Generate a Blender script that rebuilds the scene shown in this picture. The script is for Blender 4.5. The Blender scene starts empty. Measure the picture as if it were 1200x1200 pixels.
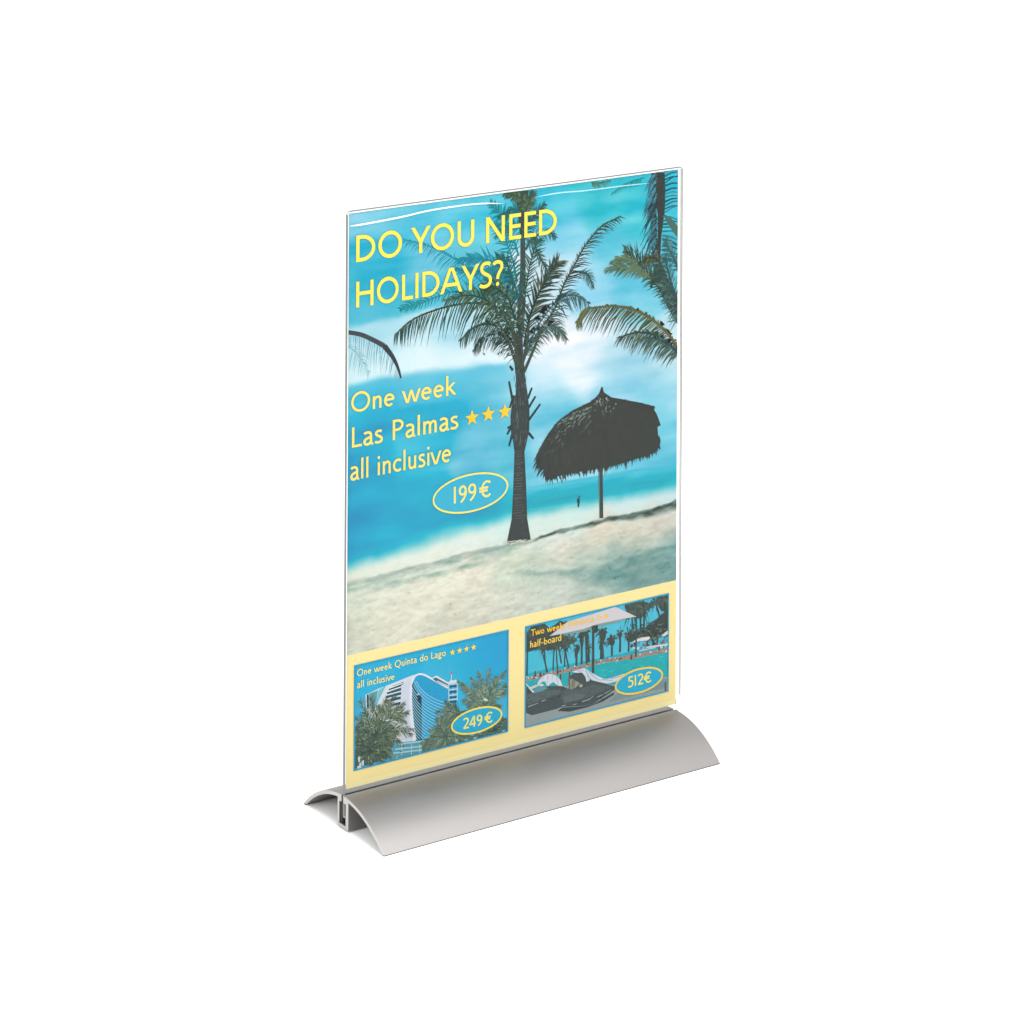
import bpy, math, random
import numpy as np
from mathutils import Matrix, Vector

# ------------------------------------------------------------------ camera, world, lights, exposure
S = bpy.context.scene
MM = 0.001
cam_d = bpy.data.cameras.new('camera'); cam = bpy.data.objects.new('camera', cam_d)
S.collection.objects.link(cam); S.camera = cam
# level view camera with a strongly dropped lens board (uprights stay parallel), long lens
yaw, pitch, roll = -0.629139, -0.00847698, 0.00425512
_d = Vector((math.cos(pitch)*math.sin(yaw), -math.cos(pitch)*math.cos(yaw), math.sin(pitch)))
_r = (-_d).cross(Vector((0, 0, 1))).normalized(); _u = _r.cross(-_d)
_r2 = math.cos(roll)*_r + math.sin(roll)*_u; _u2 = -math.sin(roll)*_r + math.cos(roll)*_u
M = Matrix((_r2, _u2, _d)).transposed().to_4x4()
M.translation = Vector((-0.913444, -1.40988, 0.649424))
cam.matrix_world = M
cam_d.sensor_width = 36.0; cam_d.lens = 109.528
cam_d.shift_x = -0.175595; cam_d.shift_y = -0.942701
cam_d.clip_start = 0.05; cam_d.clip_end = 100

W = bpy.data.worlds.new('World'); S.world = W; W.use_nodes = True
W.node_tree.nodes['Background'].inputs[0].default_value = (1, 1, 0.995, 1)
W.node_tree.nodes['Background'].inputs[1].default_value = 1.32

def area(name, loc, target, sx, sy, power, col=(1, 1, 1)):
    l = bpy.data.lights.new(name, 'AREA'); l.shape = 'RECTANGLE'; l.size = sx; l.size_y = sy
    l.energy = power; l.color = col
    o = bpy.data.objects.new(name, l); S.collection.objects.link(o); o.location = loc
    o.rotation_euler = (Vector(target)-Vector(loc)).to_track_quat('-Z', 'Y').to_euler()
    return o
area('overhead_softbox', (0.0, -0.50, 1.0), (-0.02, -0.05, 0.0), 0.75, 0.55, 14.0, (1, 0.98, 0.965))
area('side_fill', (-1.3, -0.25, 0.45), (-0.1, 0.0, 0.02), 0.7, 0.6, 9.0, (1, 0.98, 0.97))  # unseen fill lamp added to lighten the shade under the arches

S.render.engine = 'CYCLES'
S.cycles.max_bounces = 12; S.cycles.transparent_max_bounces = 32
S.cycles.use_denoising = True
S.view_settings.view_transform = 'Standard'; S.view_settings.look = 'None'
S.view_settings.exposure = 0.0; S.view_settings.gamma = 1.0; S.view_settings.use_curve_mapping = False

# ------------------------------------------------------------------ materials
def new_mat(name):
    m = bpy.data.materials.new(name); m.use_nodes = True
    nt = m.node_tree
    return m, nt, nt.nodes['Principled BSDF']

def mat_ground():
    m, nt, b = new_mat('white_sweep')
    n = nt.nodes.new('ShaderNodeTexNoise'); n.inputs['Scale'].default_value = 40
    r = nt.nodes.new('ShaderNodeMapRange'); r.inputs[3].default_value = 0.88; r.inputs[4].default_value = 0.92
    c = nt.nodes.new('ShaderNodeCombineColor')
    nt.links.new(n.outputs['Fac'], r.inputs[0])
    for i in range(3): nt.links.new(r.outputs[0], c.inputs[i])
    nt.links.new(c.outputs[0], b.inputs['Base Color'])
    b.inputs['Roughness'].default_value = 0.9; b.inputs['Specular IOR Level'].default_value = 0.0
    return m

def mat_aluminium(name, col, rough, cut=False):
    m, nt, b = new_mat(name)
    b.inputs['Metallic'].default_value = 1.0; b.inputs['Roughness'].default_value = rough
    tc = nt.nodes.new('ShaderNodeTexCoord'); mp = nt.nodes.new('ShaderNodeMapping')
    # fine grain drawn out along the extrusion
    mp.inputs['Scale'].default_value = (3000, 3000, 3000) if cut else (60, 2600, 2600)
    n = nt.nodes.new('ShaderNodeTexNoise'); n.inputs['Scale'].default_value = 1.0; n.inputs['Detail'].default_value = 3
    rr = nt.nodes.new('ShaderNodeMapRange'); rr.inputs[3].default_value = rough-0.05; rr.inputs[4].default_value = rough+0.06
    mx = nt.nodes.new('ShaderNodeMix'); mx.data_type = 'RGBA'
    mx.inputs[6].default_value = (*[c*0.94 for c in col], 1); mx.inputs[7].default_value = (*[min(1, c*1.06) for c in col], 1)
    bp = nt.nodes.new('ShaderNodeBump'); bp.inputs['Strength'].default_value = 0.06; bp.inputs['Distance'].default_value = 0.00005
    nt.links.new(tc.outputs['Object'], mp.inputs[0]); nt.links.new(mp.outputs[0], n.inputs['Vector'])
    nt.links.new(n.outputs['Fac'], rr.inputs[0]); nt.links.new(rr.outputs[0], b.inputs['Roughness'])
    nt.links.new(n.outputs['Fac'], mx.inputs[0]); nt.links.new(mx.outputs[2], b.inputs['Base Color'])
    nt.links.new(n.outputs['Fac'], bp.inputs['Height']); nt.links.new(bp.outputs[0], b.inputs['Normal'])
    return m

def mat_clear(name, tint, spec=0.02):
    # thin clear acrylic: straight-through transmission plus a Schlick surface reflection on outward faces
    m, nt, b = new_mat(name); nt.nodes.remove(b)
    out = [n for n in nt.nodes if n.type == 'OUTPUT_MATERIAL'][0]
    tr = nt.nodes.new('ShaderNodeBsdfTransparent'); tr.inputs[0].default_value = (*tint, 1)
    gl = nt.nodes.new('ShaderNodeBsdfGlossy'); gl.inputs['Roughness'].default_value = 0.06
    lw = nt.nodes.new('ShaderNodeLayerWeight'); lw.inputs[0].default_value = 0.5
    p = nt.nodes.new('ShaderNodeMath'); p.operation = 'POWER'; p.inputs[1].default_value = 5.0
    ma = nt.nodes.new('ShaderNodeMath'); ma.operation = 'MULTIPLY_ADD'; ma.inputs[1].default_value = 1-spec; ma.inputs[2].default_value = spec
    ge = nt.nodes.new('ShaderNodeNewGeometry')
    iv = nt.nodes.new('ShaderNodeMath'); iv.operation = 'SUBTRACT'; iv.inputs[0].default_value = 1.0
    mu = nt.nodes.new('ShaderNodeMath'); mu.operation = 'MULTIPLY'
    mx = nt.nodes.new('ShaderNodeMixShader')
    nt.links.new(lw.outputs['Facing'], p.inputs[0]); nt.links.new(p.outputs[0], ma.inputs[0])
    nt.links.new(ge.outputs['Backfacing'], iv.inputs[1])
    nt.links.new(ma.outputs[0], mu.inputs[0]); nt.links.new(iv.outputs[0], mu.inputs[1])
    nt.links.new(mu.outputs[0], mx.inputs[0]); nt.links.new(tr.outputs[0], mx.inputs[1]); nt.links.new(gl.outputs[0], mx.inputs[2])
    nt.links.new(mx.outputs[0], out.inputs[0])
    return m

def mat_frost(name, col, clear, rough=0.3):
    # sawn or bent acrylic: part scattering, part clear
    m, nt, b = new_mat(name)
    out = [n for n in nt.nodes if n.type == 'OUTPUT_MATERIAL'][0]
    b.inputs['Base Color'].default_value = (*col, 1); b.inputs['Roughness'].default_value = rough
    n = nt.nodes.new('ShaderNodeTexNoise'); n.inputs['Scale'].default_value = 60
    r = nt.nodes.new('ShaderNodeMapRange'); r.inputs[3].default_value = max(0, clear-0.12); r.inputs[4].default_value = min(1, clear+0.12)
    tr = nt.nodes.new('ShaderNodeBsdfTransparent'); mx = nt.nodes.new('ShaderNodeMixShader')
    nt.links.new(n.outputs['Fac'], r.inputs[0]); nt.links.new(r.outputs[0], mx.inputs[0])
    nt.links.new(b.outputs[0], mx.inputs[1]); nt.links.new(tr.outputs[0], mx.inputs[2]); nt.links.new(mx.outputs[0], out.inputs[0])
    return m

def mat_ink():
    # printing inks: colour carried by the printed shapes, with fine offset-print mottle
    m, nt, b = new_mat('printed_ink')
    a = nt.nodes.new('ShaderNodeAttribute'); a.attribute_name = 'ink'
    tc = nt.nodes.new('ShaderNodeTexCoord')
    n = nt.nodes.new('ShaderNodeTexNoise'); n.inputs['Scale'].default_value = 900; n.inputs['Detail'].default_value = 2
    r = nt.nodes.new('ShaderNodeMapRange'); r.inputs[3].default_value = 0.98; r.inputs[4].default_value = 1.02
    mu = nt.nodes.new('ShaderNodeVectorMath'); mu.operation = 'SCALE'
    nt.links.new(tc.outputs['Object'], n.inputs['Vector']); nt.links.new(n.outputs['Fac'], r.inputs[0])
    nt.links.new(a.outputs['Color'], mu.inputs[0]); nt.links.new(r.outputs[0], mu.inputs['Scale'])
    nt.links.new(mu.outputs[0], b.inputs['Base Color'])
    b.inputs['Roughness'].default_value = 0.8; b.inputs['Specular IOR Level'].default_value = 0.0
    return m

def mat_plain(name, col, rough, spec=0.3):
    m, nt, b = new_mat(name)
    n = nt.nodes.new('ShaderNodeTexNoise'); n.inputs['Scale'].default_value = 300
    mx = nt.nodes.new('ShaderNodeMix'); mx.data_type = 'RGBA'
    mx.inputs[6].default_value = (*[c*0.92 for c in col], 1); mx.inputs[7].default_value = (*[min(1, c*1.08) for c in col], 1)
    nt.links.new(n.outputs['Fac'], mx.inputs[0]); nt.links.new(mx.outputs[2], b.inputs['Base Color'])
    b.inputs['Roughness'].default_value = rough; b.inputs['Specular IOR Level'].default_value = spec
    return m

GROUND = mat_ground()
ALU = mat_aluminium('anodised_aluminium', (0.25, 0.242, 0.238), 0.52)
ALU_CUT = mat_aluminium('sawn_aluminium', (0.40, 0.385, 0.375), 0.55, True)
CLEAR = mat_clear('clear_acrylic', (0.985, 0.99, 0.985))
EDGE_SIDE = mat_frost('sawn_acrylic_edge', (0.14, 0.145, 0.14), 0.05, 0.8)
EDGE_TOP = mat_frost('dark_acrylic_edge', (0.035, 0.03, 0.028), 0.05)  # dark look of the clear edge's refraction, put into the base colour
EDGE_RIGHT = mat_frost('grey_acrylic_edge', (0.5, 0.5, 0.49), 0.5, 0.8)  # reflection grey of the clear margin, put into the base colour
GLARE_LINE = mat_frost('glare_white', (0.9, 0.92, 0.93), 0.35, 0.15)  # reflected highlight as a white base colour
GLARE_LINE_FAINT = mat_frost('faint_glare_white', (0.85, 0.9, 0.92), 0.72, 0.15)
CHANNEL_SHADE = mat_plain('channel_shade_black', (0.018, 0.02, 0.019), 0.6)
LIP_SHADE = mat_plain('lip_shade_brown', (0.05, 0.042, 0.038), 0.7)  # dark contact line below the lips, set as a colour
PAPER = mat_plain('white_paper', (0.80, 0.80, 0.79), 0.7)
INK = mat_ink()

# ------------------------------------------------------------------ object helpers
def mesh_obj(name, verts, faces, mats, parent=None, smooth=False, fmat=None):
    me = bpy.data.meshes.new(name)
    me.from_pydata([Vector(v)*MM for v in verts], [], faces); me.update()
    for m in mats: me.materials.append(m)
    if fmat: me.polygons.foreach_set('material_index', fmat)
    if smooth: me.polygons.foreach_set('use_smooth', [True]*len(me.polygons))
    o = bpy.data.objects.new(name, me); S.collection.objects.link(o); o.parent = parent
    return o

def thing(name, label, cat, loc):
    o = bpy.data.objects.new(name, None); S.collection.objects.link(o)
    o.empty_display_size = 0.02; o.location = Vector(loc)*MM; o['label'] = label; o['category'] = cat
    return o

# ------------------------------------------------------------------ the setting
g = mesh_obj('ground', [(-9000, -9000, 0), (9000, -9000, 0), (9000, 9000, 0), (-9000, 9000, 0)], [(0, 1, 2, 3)], [GROUND])
g['kind'] = 'structure'

# ------------------------------------------------------------------ sign holder: aluminium base
BX0, BX1 = -107.262, 104.439
YC, HALF, HT, TH = -0.898713, 42.0714, 17.5, 1.9
RAD = (HALF**2 + HT**2)/(2*HT); ZC = HT-RAD
holder = thing('sign_holder', 'clear acrylic sign holder on a grey arched aluminium base', 'sign holder', (-1.41139, 0, 0))
OX = -1.41139

LIP = math.sqrt(RAD**2-(0.5-ZC)**2)      # where the outer arch meets the added shade strips
def arc(r, y):
    return ZC + math.sqrt(max(0, r*r-(y-YC)**2))

def base_profile():
    ro, ri = RAD, RAD-TH
    yl, yr = YC-LIP, YC+LIP
    n = 22
    P = []
    # front lip up the outer arch to the slot
    a = [yl+(-1.07-yl)*i/n for i in range(n+1)]
    P += [(y, arc(ro, y)) for y in a]
    P += [(-1.07, 13.8), (-3.5, 13.8), (-3.5, 2.5), (3.2, 2.5), (3.2, 13.8), (1.07, 13.8)]
    a = [1.07+(yr-1.07)*i/n for i in range(n+1)]
    P += [(y, arc(ro, y)) for y in a]
    # rear lip: cut square to the sheet, then back along the underside
    yi = yr-1.75
    P[-1] = (yr, 0.5)
    a = [yi+(4.8-yi)*i/n for i in range(n+1)]
    q = [(y, arc(ri, y)) for y in a]; q[0] = (yi, 0.5)
    P += q
    P += [(4.8, 0.85), (-6.1, 0.85)]
    yi = yl+1.75
    a = [-6.1+(yi+6.1)*i/n for i in range(n+1)]
    q = [(y, arc(ri, y)) for y in a]; q[-1] = (yi, 0.5)
    P += q
    P[0] = (yl, 0.5)
    return P

prof = base_profile(); N = len(prof)
# a hair of round on each sawn end so the edges catch light
def inset_profile(P, d):
    out = []
    for i in range(len(P)):
        p0, p1, p2 = Vector(P[i-1]), Vector(P[i]), Vector(P[(i+1) % len(P)])
        e1, e2 = (p1-p0), (p2-p1)
        if e1.length < 1e-6 or e2.length < 1e-6: out.append(P[i]); continue
        e1.normalize(); e2.normalize()
        n1, n2 = Vector((e1.y, -e1.x)), Vector((e2.y, -e2.x))
        b = n1+n2
        b = n1 if b.length < 1e-6 else b/max(0.5, b.dot(n1))
        out.append(tuple(p1+b*d))
    return out
area2 = sum(prof[i-1][0]*prof[i][1]-prof[i][0]*prof[i-1][1] for i in range(N))
ins = inset_profile(prof, (-0.16 if area2 > 0 else 0.16))
verts, faces, fm = [], [], []
rings = [(BX0, ins), (BX0+0.16, prof), (BX1-0.16, prof), (BX1, ins)]
for x, P in rings: verts += [(x-OX, y, z) for y, z in P]
for k in range(3):
    for i in range(N):
        j = (i+1) % N
        faces.append((k*N+i, k*N+j, (k+1)*N+j, (k+1)*N+i)); fm.append(1 if k != 1 else 0)
faces.append(tuple(range(N))); fm.append(1)
faces.append(tuple(range(3*N, 4*N))[::-1]); fm.append(1)
fm = [0 if i >= 2*N and i < 3*N else m for i, m in enumerate(fm)]
base = mesh_obj('base', verts, faces, [ALU, ALU_CUT], holder, fmat=fm)
import bmesh
def fix_normals(o, sharp=None):
    b = bmesh.new(); b.from_mesh(o.data); bmesh.ops.recalc_face_normals(b, faces=b.faces)
    if sharp:
        for f in b.faces: f.smooth = True
        for e in b.edges:
            if len(e.link_faces) == 2 and e.calc_face_angle(0) > sharp: e.smooth = False
    b.to_mesh(o.data); b.free()
fix_normals(base, math.radians(25))

def box(name, x0, x1, y0, y1, z0, z1, m, parent, bev=0.0):
    v = [(x, y, z) for x in (x0-OX, x1-OX) for y in (y0, y1) for z in (z0, z1)]
    f = [(0, 1, 3, 2), (4, 6, 7, 5), (0, 4, 5, 1), (2, 3, 7, 6), (0, 2, 6, 4), (1, 5, 7, 3)]
    o = mesh_obj(name, v, f, [m], parent)
    b = bmesh.new(); b.from_mesh(o.data)
    if bev: bmesh.ops.bevel(b, geom=b.edges[:], offset=bev*MM, segments=2, affect='EDGES')
    bmesh.ops.recalc_face_normals(b, faces=b.faces); b.to_mesh(o.data); b.free()
    return o
box('channel_shade_strip', BX0+0.9, BX1-0.9, -3.5, -1.72, 3.2, 13.2, CHANNEL_SHADE, base, 0.3)  # dark strips added in the channel to stand for its shade
box('channel_shade_strip', BX0+0.9, BX1-0.9, 0.95, 3.2, 2.5, 13.2, CHANNEL_SHADE, base, 0.3)

for y0 in (YC-LIP+0.02, YC+LIP-1.72):
    box('lip_shade_strip', BX0+0.1, BX1-0.1, y0, y0+1.7, 0.0, 0.52, LIP_SHADE, base)  # dark strips added under the lips for their contact shade

# ------------------------------------------------------------------ sign holder: acrylic pocket
ZB = 20.0454                       # lower edge of the printed sheet
PX0, PX1, PTOP = -106.1, 107.5, ZB+297+1.1
def sheet_outline():
    P = [(PX0, 6.6), (105.6, 6.6), (105.6, ZB+1.6), (106.0, ZB+2.6), (PX1, ZB+4.4)]
    r = 0.9
    P += [(PX1-r+r*math.cos(a), PTOP-r+r*math.sin(a)) for a in [math.pi/2*i/5 for i in range(6)]]
    r = 1.7
    P += [(PX0+r+r*math.cos(a), PTOP-r+r*math.sin(a)) for a in [math.pi/2+math.pi/2*i/6 for i in range(7)]]
    return P
def sheet(name, y0, y1):
    P = sheet_outline(); n = len(P)
    v = [(x-OX, y0, z) for x, z in P]+[(x-OX, y1, z) for x, z in P]
    f = [tuple(range(n)), tuple(range(n, 2*n))[::-1]]; m = [0, 0]
    for i in range(n):
        j = (i+1) % n
        f.append((i, j, n+j, n+i))
        dx, dz = P[j][0]-P[i][0], P[j][1]-P[i][1]
        top = abs(dx) > abs(dz) and P[i][1] > ZB+100
        m.append(2 if top else 1)
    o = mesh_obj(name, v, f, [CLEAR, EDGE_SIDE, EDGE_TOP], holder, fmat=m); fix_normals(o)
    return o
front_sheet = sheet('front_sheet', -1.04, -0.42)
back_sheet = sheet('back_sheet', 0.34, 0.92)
# strips added along the sawn edges to carry their painted dark and grey
box('added_top_edge_strip', PX0+1.5, PX1-0.8, -1.04, 0.92, PTOP, PTOP+0.22, EDGE_TOP, holder)
box('added_side_edge_strip', PX0-0.2, PX0, -1.04, 0.92, 6.6, PTOP-1.6, EDGE_SIDE, holder)
box('added_side_edge_strip', PX1, PX1+0.15, -1.04, 0.92, ZB+4.6, PTOP-1.0, EDGE_RIGHT, holder)
# U bend that joins both sheets inside the channel
n = 10; v = []; f = []
for x in (PX0, 105.6):
    for ro in (1, 0):
        for i in range(n+1):
            a = math.pi+math.pi*i/n
            ry = 0.96 if ro else 0.38
            v.append((x-OX, -0.04+ry*math.cos(a), 6.6+ry*math.sin(a)))
m_ = n+1
for i in range(n):
    f += [(i, i+1, 2*m_+i+1, 2*m_+i), (m_+i, 3*m_+i, 3*m_+i+1, m_+i+1),
          (i, m_+i, m_+i+1, i+1), (2*m_+i, 2*m_+i+1, 3*m_+i+1, 3*m_+i)]
o = mesh_obj('bottom_bend', v, f, [mat_frost('acrylic_bend', (0.5, 0.56, 0.52), 0.45)], holder); fix_normals(o)

def ridge(name, pts, r0, r1, mat, parent, ybase):
    # half-round bead modelling a reflection line along a curve on the sheet's face; pts in sheet (u, v) mm
    Pn = smooth_path(pts, 40); v = []; f = []; k = 7
    for i, (u, w) in enumerate(Pn):
        t = i/(len(Pn)-1); r = r0+(r1-r0)*t
        a = Pn[max(0, i-1)]; b = Pn[min(len(Pn)-1, i+1)]
        d = Vector((b[0]-a[0], b[1]-a[1])).normalized(); nn = Vector((-d.y, d.x))
        taper = min(1, 6*t+0.15, 6*(1-t)+0.15)
        for q in range(k):
            an = math.pi*q/(k-1)
            p = Vector((u, w))+nn*(r*taper*math.cos(an))
            v.append((p.x-105-OX, ybase-r*taper*0.45*math.sin(an), p.y+ZB))
    for i in range(len(Pn)-1):
        for q in range(k-1): f.append((i*k+q, i*k+q+1, (i+1)*k+q+1, (i+1)*k+q))
    o = mesh_obj(name, v, f, [mat], parent, smooth=True); fix_normals(o)
    return o

def smooth_path(P, n):
    P = [Vector((p[0], p[1])) for p in P]
    Q = [P[0]*2-P[1]]+P+[P[-1]*2-P[-2]]
    out = []; segs = len(P)-1
    for i in range(n+1):
        t = segs*i/n; k = min(int(t), segs-1); t -= k
        a, b, c, d = Q[k], Q[k+1], Q[k+2], Q[k+3]
        p = 0.5*((2*b)+(c-a)*t+(2*a-5*b+4*c-d)*t*t+(3*b-a-3*c+d)*t*t*t)
        out.append((p.x, p.y))
    return out
ridge('glare_line', [(-0.30,290.79), (5.27,290.69), (18.37,291.16), (32.53,291.93), (46.84,293.13), (61.31,293.50), (75.92,293.39), (85.76,292.58), (93.67,291.59)], 0.46, 0.30, GLARE_LINE, front_sheet, -0.99)  # reflected highlight built as a raised white bead
ridge('glare_line', [(114.24,292.67), (129.92,293.16), (147.32,292.47), (172.25,292.23), (190.18,291.78)], 0.35, 0.25, GLARE_LINE_FAINT, front_sheet, -0.99)

# ------------------------------------------------------------------ the printed poster
poster = thing('poster', 'holiday advertising poster with palm beach picture held inside the clear acrylic sheets', 'poster', (0, 0, ZB))

def lin(c):
    return tuple(max(0.004, (((x/255)/12.92 if x/255 <= 0.04045 else ((x/255+0.055)/1.055)**2.4)-VEIL)*INKK) for x in c)
VEIL = 0.034      # reflection veil of the acrylic, taken out of every ink colour
INKK = 0.535
rnd = random.Random(7)

def clip_poly(P, rect):
    x0, x1, y0, y1 = rect
    for ax, lim, sg in ((0, x0, 1), (0, x1, -1), (1, y0, 1), (1, y1, -1)):
        Q = []
        for i in range(len(P)):
            a, b = P[i-1], P[i]
            ia, ib = (a[ax]-lim)*sg >= 0, (b[ax]-lim)*sg >= 0
            if ia != ib:
                t = (lim-a[ax])/(b[ax]-a[ax]); Q.append((a[0]+(b[0]-a[0])*t, a[1]+(b[1]-a[1])*t))
            if ib: Q.append(b)
        P = Q
        if len(P) < 3: return []
    return P

LAYER = 0.010
STEP = 0.0005
FIXED = {0: 0.004, 6: 0.302, 8: 0.302, 9: 0.306, 11: 0.310}     # depth of single prints, mm in front of the paper
CUR = {}                                                       # running depth of each picture
class Ink:
    """flat printed shapes of one motif; each shape lies a fraction of a micron in front of the one before"""
    def __init__(s, layer, rect=None, own=False):
        s.own = own; s.v = []; s.f = []; s.c = []; s.lev = 0; s.k = 0; s.cyc = None; s.rect = rect
        s.y0 = FIXED[layer] if rect is None else 0.006 if own else CUR.get(rect, 0.004 if rect[3] > 290 else 0.014)+2*STEP
    def begin(s, n): s.cyc = (s.lev, n); s.lev += n; s.k = 0
    def end(s): s.cyc = None
    def poly(s, P, col, lift=True):
        P = [(float(p[0]), float(p[1])) for p in P]
        if s.rect: P = clip_poly(P, s.rect)
        if len(P) < 3: return
        ar = sum(P[i-1][0]*P[i][1]-P[i][0]*P[i-1][1] for i in range(len(P)))
        if abs(ar) < 1e-6: return
        if ar < 0: P = P[::-1]
        y = -(s.y0+(s.cyc[0]+s.k % s.cyc[1] if s.cyc else s.lev)*STEP)
        b = len(s.v)
        s.v += [(p[0]-105, y, p[1]) for p in P]; s.f.append(tuple(range(b, b+len(P)))); s.c.append(lin(col))
        if lift: s.up()
    def up(s):
        if s.cyc: s.k += 1
        else: s.lev += 1
    def strip(s, P, w0, w1, col, closed=False):
        n = len(P); Ls, Rs = [], []
        for i in range(n):
            if closed: a, b = P[i-1], P[(i+1) % n]
            else: a, b = P[max(0, i-1)], P[min(n-1, i+1)]
            d = Vector((b[0]-a[0], b[1]-a[1]))
            if d.length < 1e-9: d = Vector((1, 0))
            d.normalize()
            w = (w0+(w1-w0)*i/max(1, n-1))/2
            m = 1.0
            if 0 < i < n-1 or closed:
                e = Vector((P[i][0]-P[i-1][0], P[i][1]-P[i-1][1]))
                if e.length > 1e-9: m = 1/max(0.5, abs(e.normalized().dot(d)))
            Ls.append((P[i][0]-d.y*w*m, P[i][1]+d.x*w*m)); Rs.append((P[i][0]+d.y*w*m, P[i][1]-d.x*w*m))
        for i in range(n if closed else n-1):
            j = (i+1) % n
            s.poly([Rs[i], Rs[j], Ls[j], Ls[i]], col, lift=False)
        s.up()
    def build(s, name, parent=None):
        if s.rect and not s.own: CUR[s.rect] = s.y0+s.lev*STEP
        me = bpy.data.meshes.new(name)
        me.from_pydata([Vector(v)*MM for v in s.v], [], s.f); me.update()
        at = me.color_attributes.new('ink', 'FLOAT_COLOR', 'CORNER')
        col = []
        for f, c in zip(s.f, s.c): col += [c[0], c[1], c[2], 1.0]*len(f)
        at.data.foreach_set('color', col)
        me.materials.append(INK)
        o = bpy.data.objects.new(name, me); S.collection.objects.link(o); o.parent = parent or poster
        return o

def jit(c, a):
    k = 1+rnd.uniform(-a, a)
    return tuple(max(0, min(255, x*k+rnd.uniform(-6, 6)*a*4)) for x in c)
def mixc(a, b, t): return tuple(a[i]+(b[i]-a[i])*t for i in range(3))

# region frames of the artwork (projective maps from draughting units to sheet mm)
def Q2(x, y):
    w = -3.49736253e-05*x+2.58517992e-07*y+1
    return ((0.096019384*x+0.00049723664*y+94.632624)/w, (-0.021655132*x+-0.083624084*y+313.47582)/w)
def Q4(x, y):
    w = -3.49637649e-05*x+2.58445109e-07*y+1
    return ((0.095992313*x+0.00049709645*y+95.148226)/w, (-0.021649027*x+-0.083600508*y+222.18765)/w)
def Q7(x, y):
    w = -3.21922304e-05*x+2.37958481e-07*y+1
    return ((0.088383121*x+0.00045769223*y+-3.2911745)/w, (-0.019932935*x+-0.076973598*y+86.411549)/w)
def Q8(x, y):
    w = -3.34237485e-05*x+2.47061629e-07*y+1
    return ((0.091764229*x+0.00047520131*y+101.34797)/w, (-0.020695472*x+-0.079918234*y+84.332278)/w)

# --- paper
v = [(-105, 0, 0), (105, 0, 0), (105, 0, 297), (-105, 0, 297)]
v += [(x, 0.2, z) for x, y, z in v]
o = mesh_obj('paper_sheet', v, [(0, 1, 2, 3), (7, 6, 5, 4), (0, 4, 5, 1), (1, 5, 6, 2), (2, 6, 7, 3), (3, 7, 4, 0)], [PAPER], poster); fix_normals(o)

# --- noise and scattered-colour fields for the photographic areas
def vnoise(x, y, seed):
    r = np.random.RandomState(seed); T = r.rand(64, 64)
    xi, yi = np.floor(x).astype(int), np.floor(y).astype(int); fx, fy = x-xi, y-yi
    fx = fx*fx*(3-2*fx); fy = fy*fy*(3-2*fy)
    g = lambda a, b: T[a % 64, b % 64]
    return (g(xi, yi)*(1-fx)+g(xi+1, yi)*fx)*(1-fy)+(g(xi, yi+1)*(1-fx)+g(xi+1, yi+1)*fx)*fy
def fbm(x, y, seed, o=4):
    s = 0; a = 0.5
    for i in range(o): s = s+a*vnoise(x*2**i, y*2**i, seed+i); a *= 0.5
    return s/(1-0.5**o)-0.5
def field(samples, U, V, sig=7.2):
    num = np.zeros(U.shape+(3,)); den = np.zeros(U.shape)
    for (u, v, r, g_, b) in samples:
        q = (U-u)**2+(V-v)**2
        w = np.exp(-q/(2*sig*sig))+1e-5/(q+100)
        num += w[..., None]*np.array([r, g_, b]); den += w
    return num/den[..., None]
def sst(a, b, x):
    t = np.clip((x-a)/(b-a), 0, 1); return t*t*(3-2*t)
def mixf(A, B, t): return A*(1-t[..., None])+B*t[..., None]
def grid_picture(name, u0, u1, lower, upper, nu, nv, colfun, layer, parent=None):
    """picture sheet between two lines lower(u), upper(u)"""
    uu = np.linspace(u0, u1, nu); tt = np.linspace(0, 1, nv)
    U, T = np.meshgrid(uu, tt); V = lower(U)*(1-T)+upper(U)*T
    C = colfun(U, V); C = np.clip(C/255, 0, 1)
    C = np.where(C <= 0.04045, C/12.92, ((C+0.055)/1.055)**2.4); C = np.maximum(0.004, (C-VEIL)*INKK)
    co = np.stack([U-105, np.full_like(U, -layer*LAYER-0.002), V], -1).reshape(-1, 3)*MM
    me = bpy.data.meshes.new(name)
    i = np.arange(nu*nv).reshape(nv, nu)
    F = np.stack([i[:-1, :-1], i[:-1, 1:], i[1:, 1:], i[1:, :-1]], -1).reshape(-1, 4)
    me.vertices.add(nu*nv); me.vertices.foreach_set('co', co.ravel().astype(np.float32))
    me.loops.add(F.size); me.loops.foreach_set('vertex_index', F.ravel().astype(np.int32))
    me.polygons.add(len(F)); me.polygons.foreach_set('loop_start', np.arange(0, F.size, 4, dtype=np.int32))
    me.update(); me.validate()
    at = me.color_attributes.new('ink', 'FLOAT_COLOR', 'POINT')
    at.data.foreach_set('color', np.concatenate([C.reshape(-1, 3), np.ones((nu*nv, 1))], 1).ravel().astype(np.float32))
    me.materials.append(INK)
    o = bpy.data.objects.new(name, me); S.collection.objects.link(o); o.parent = parent or poster
    return o

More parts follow.
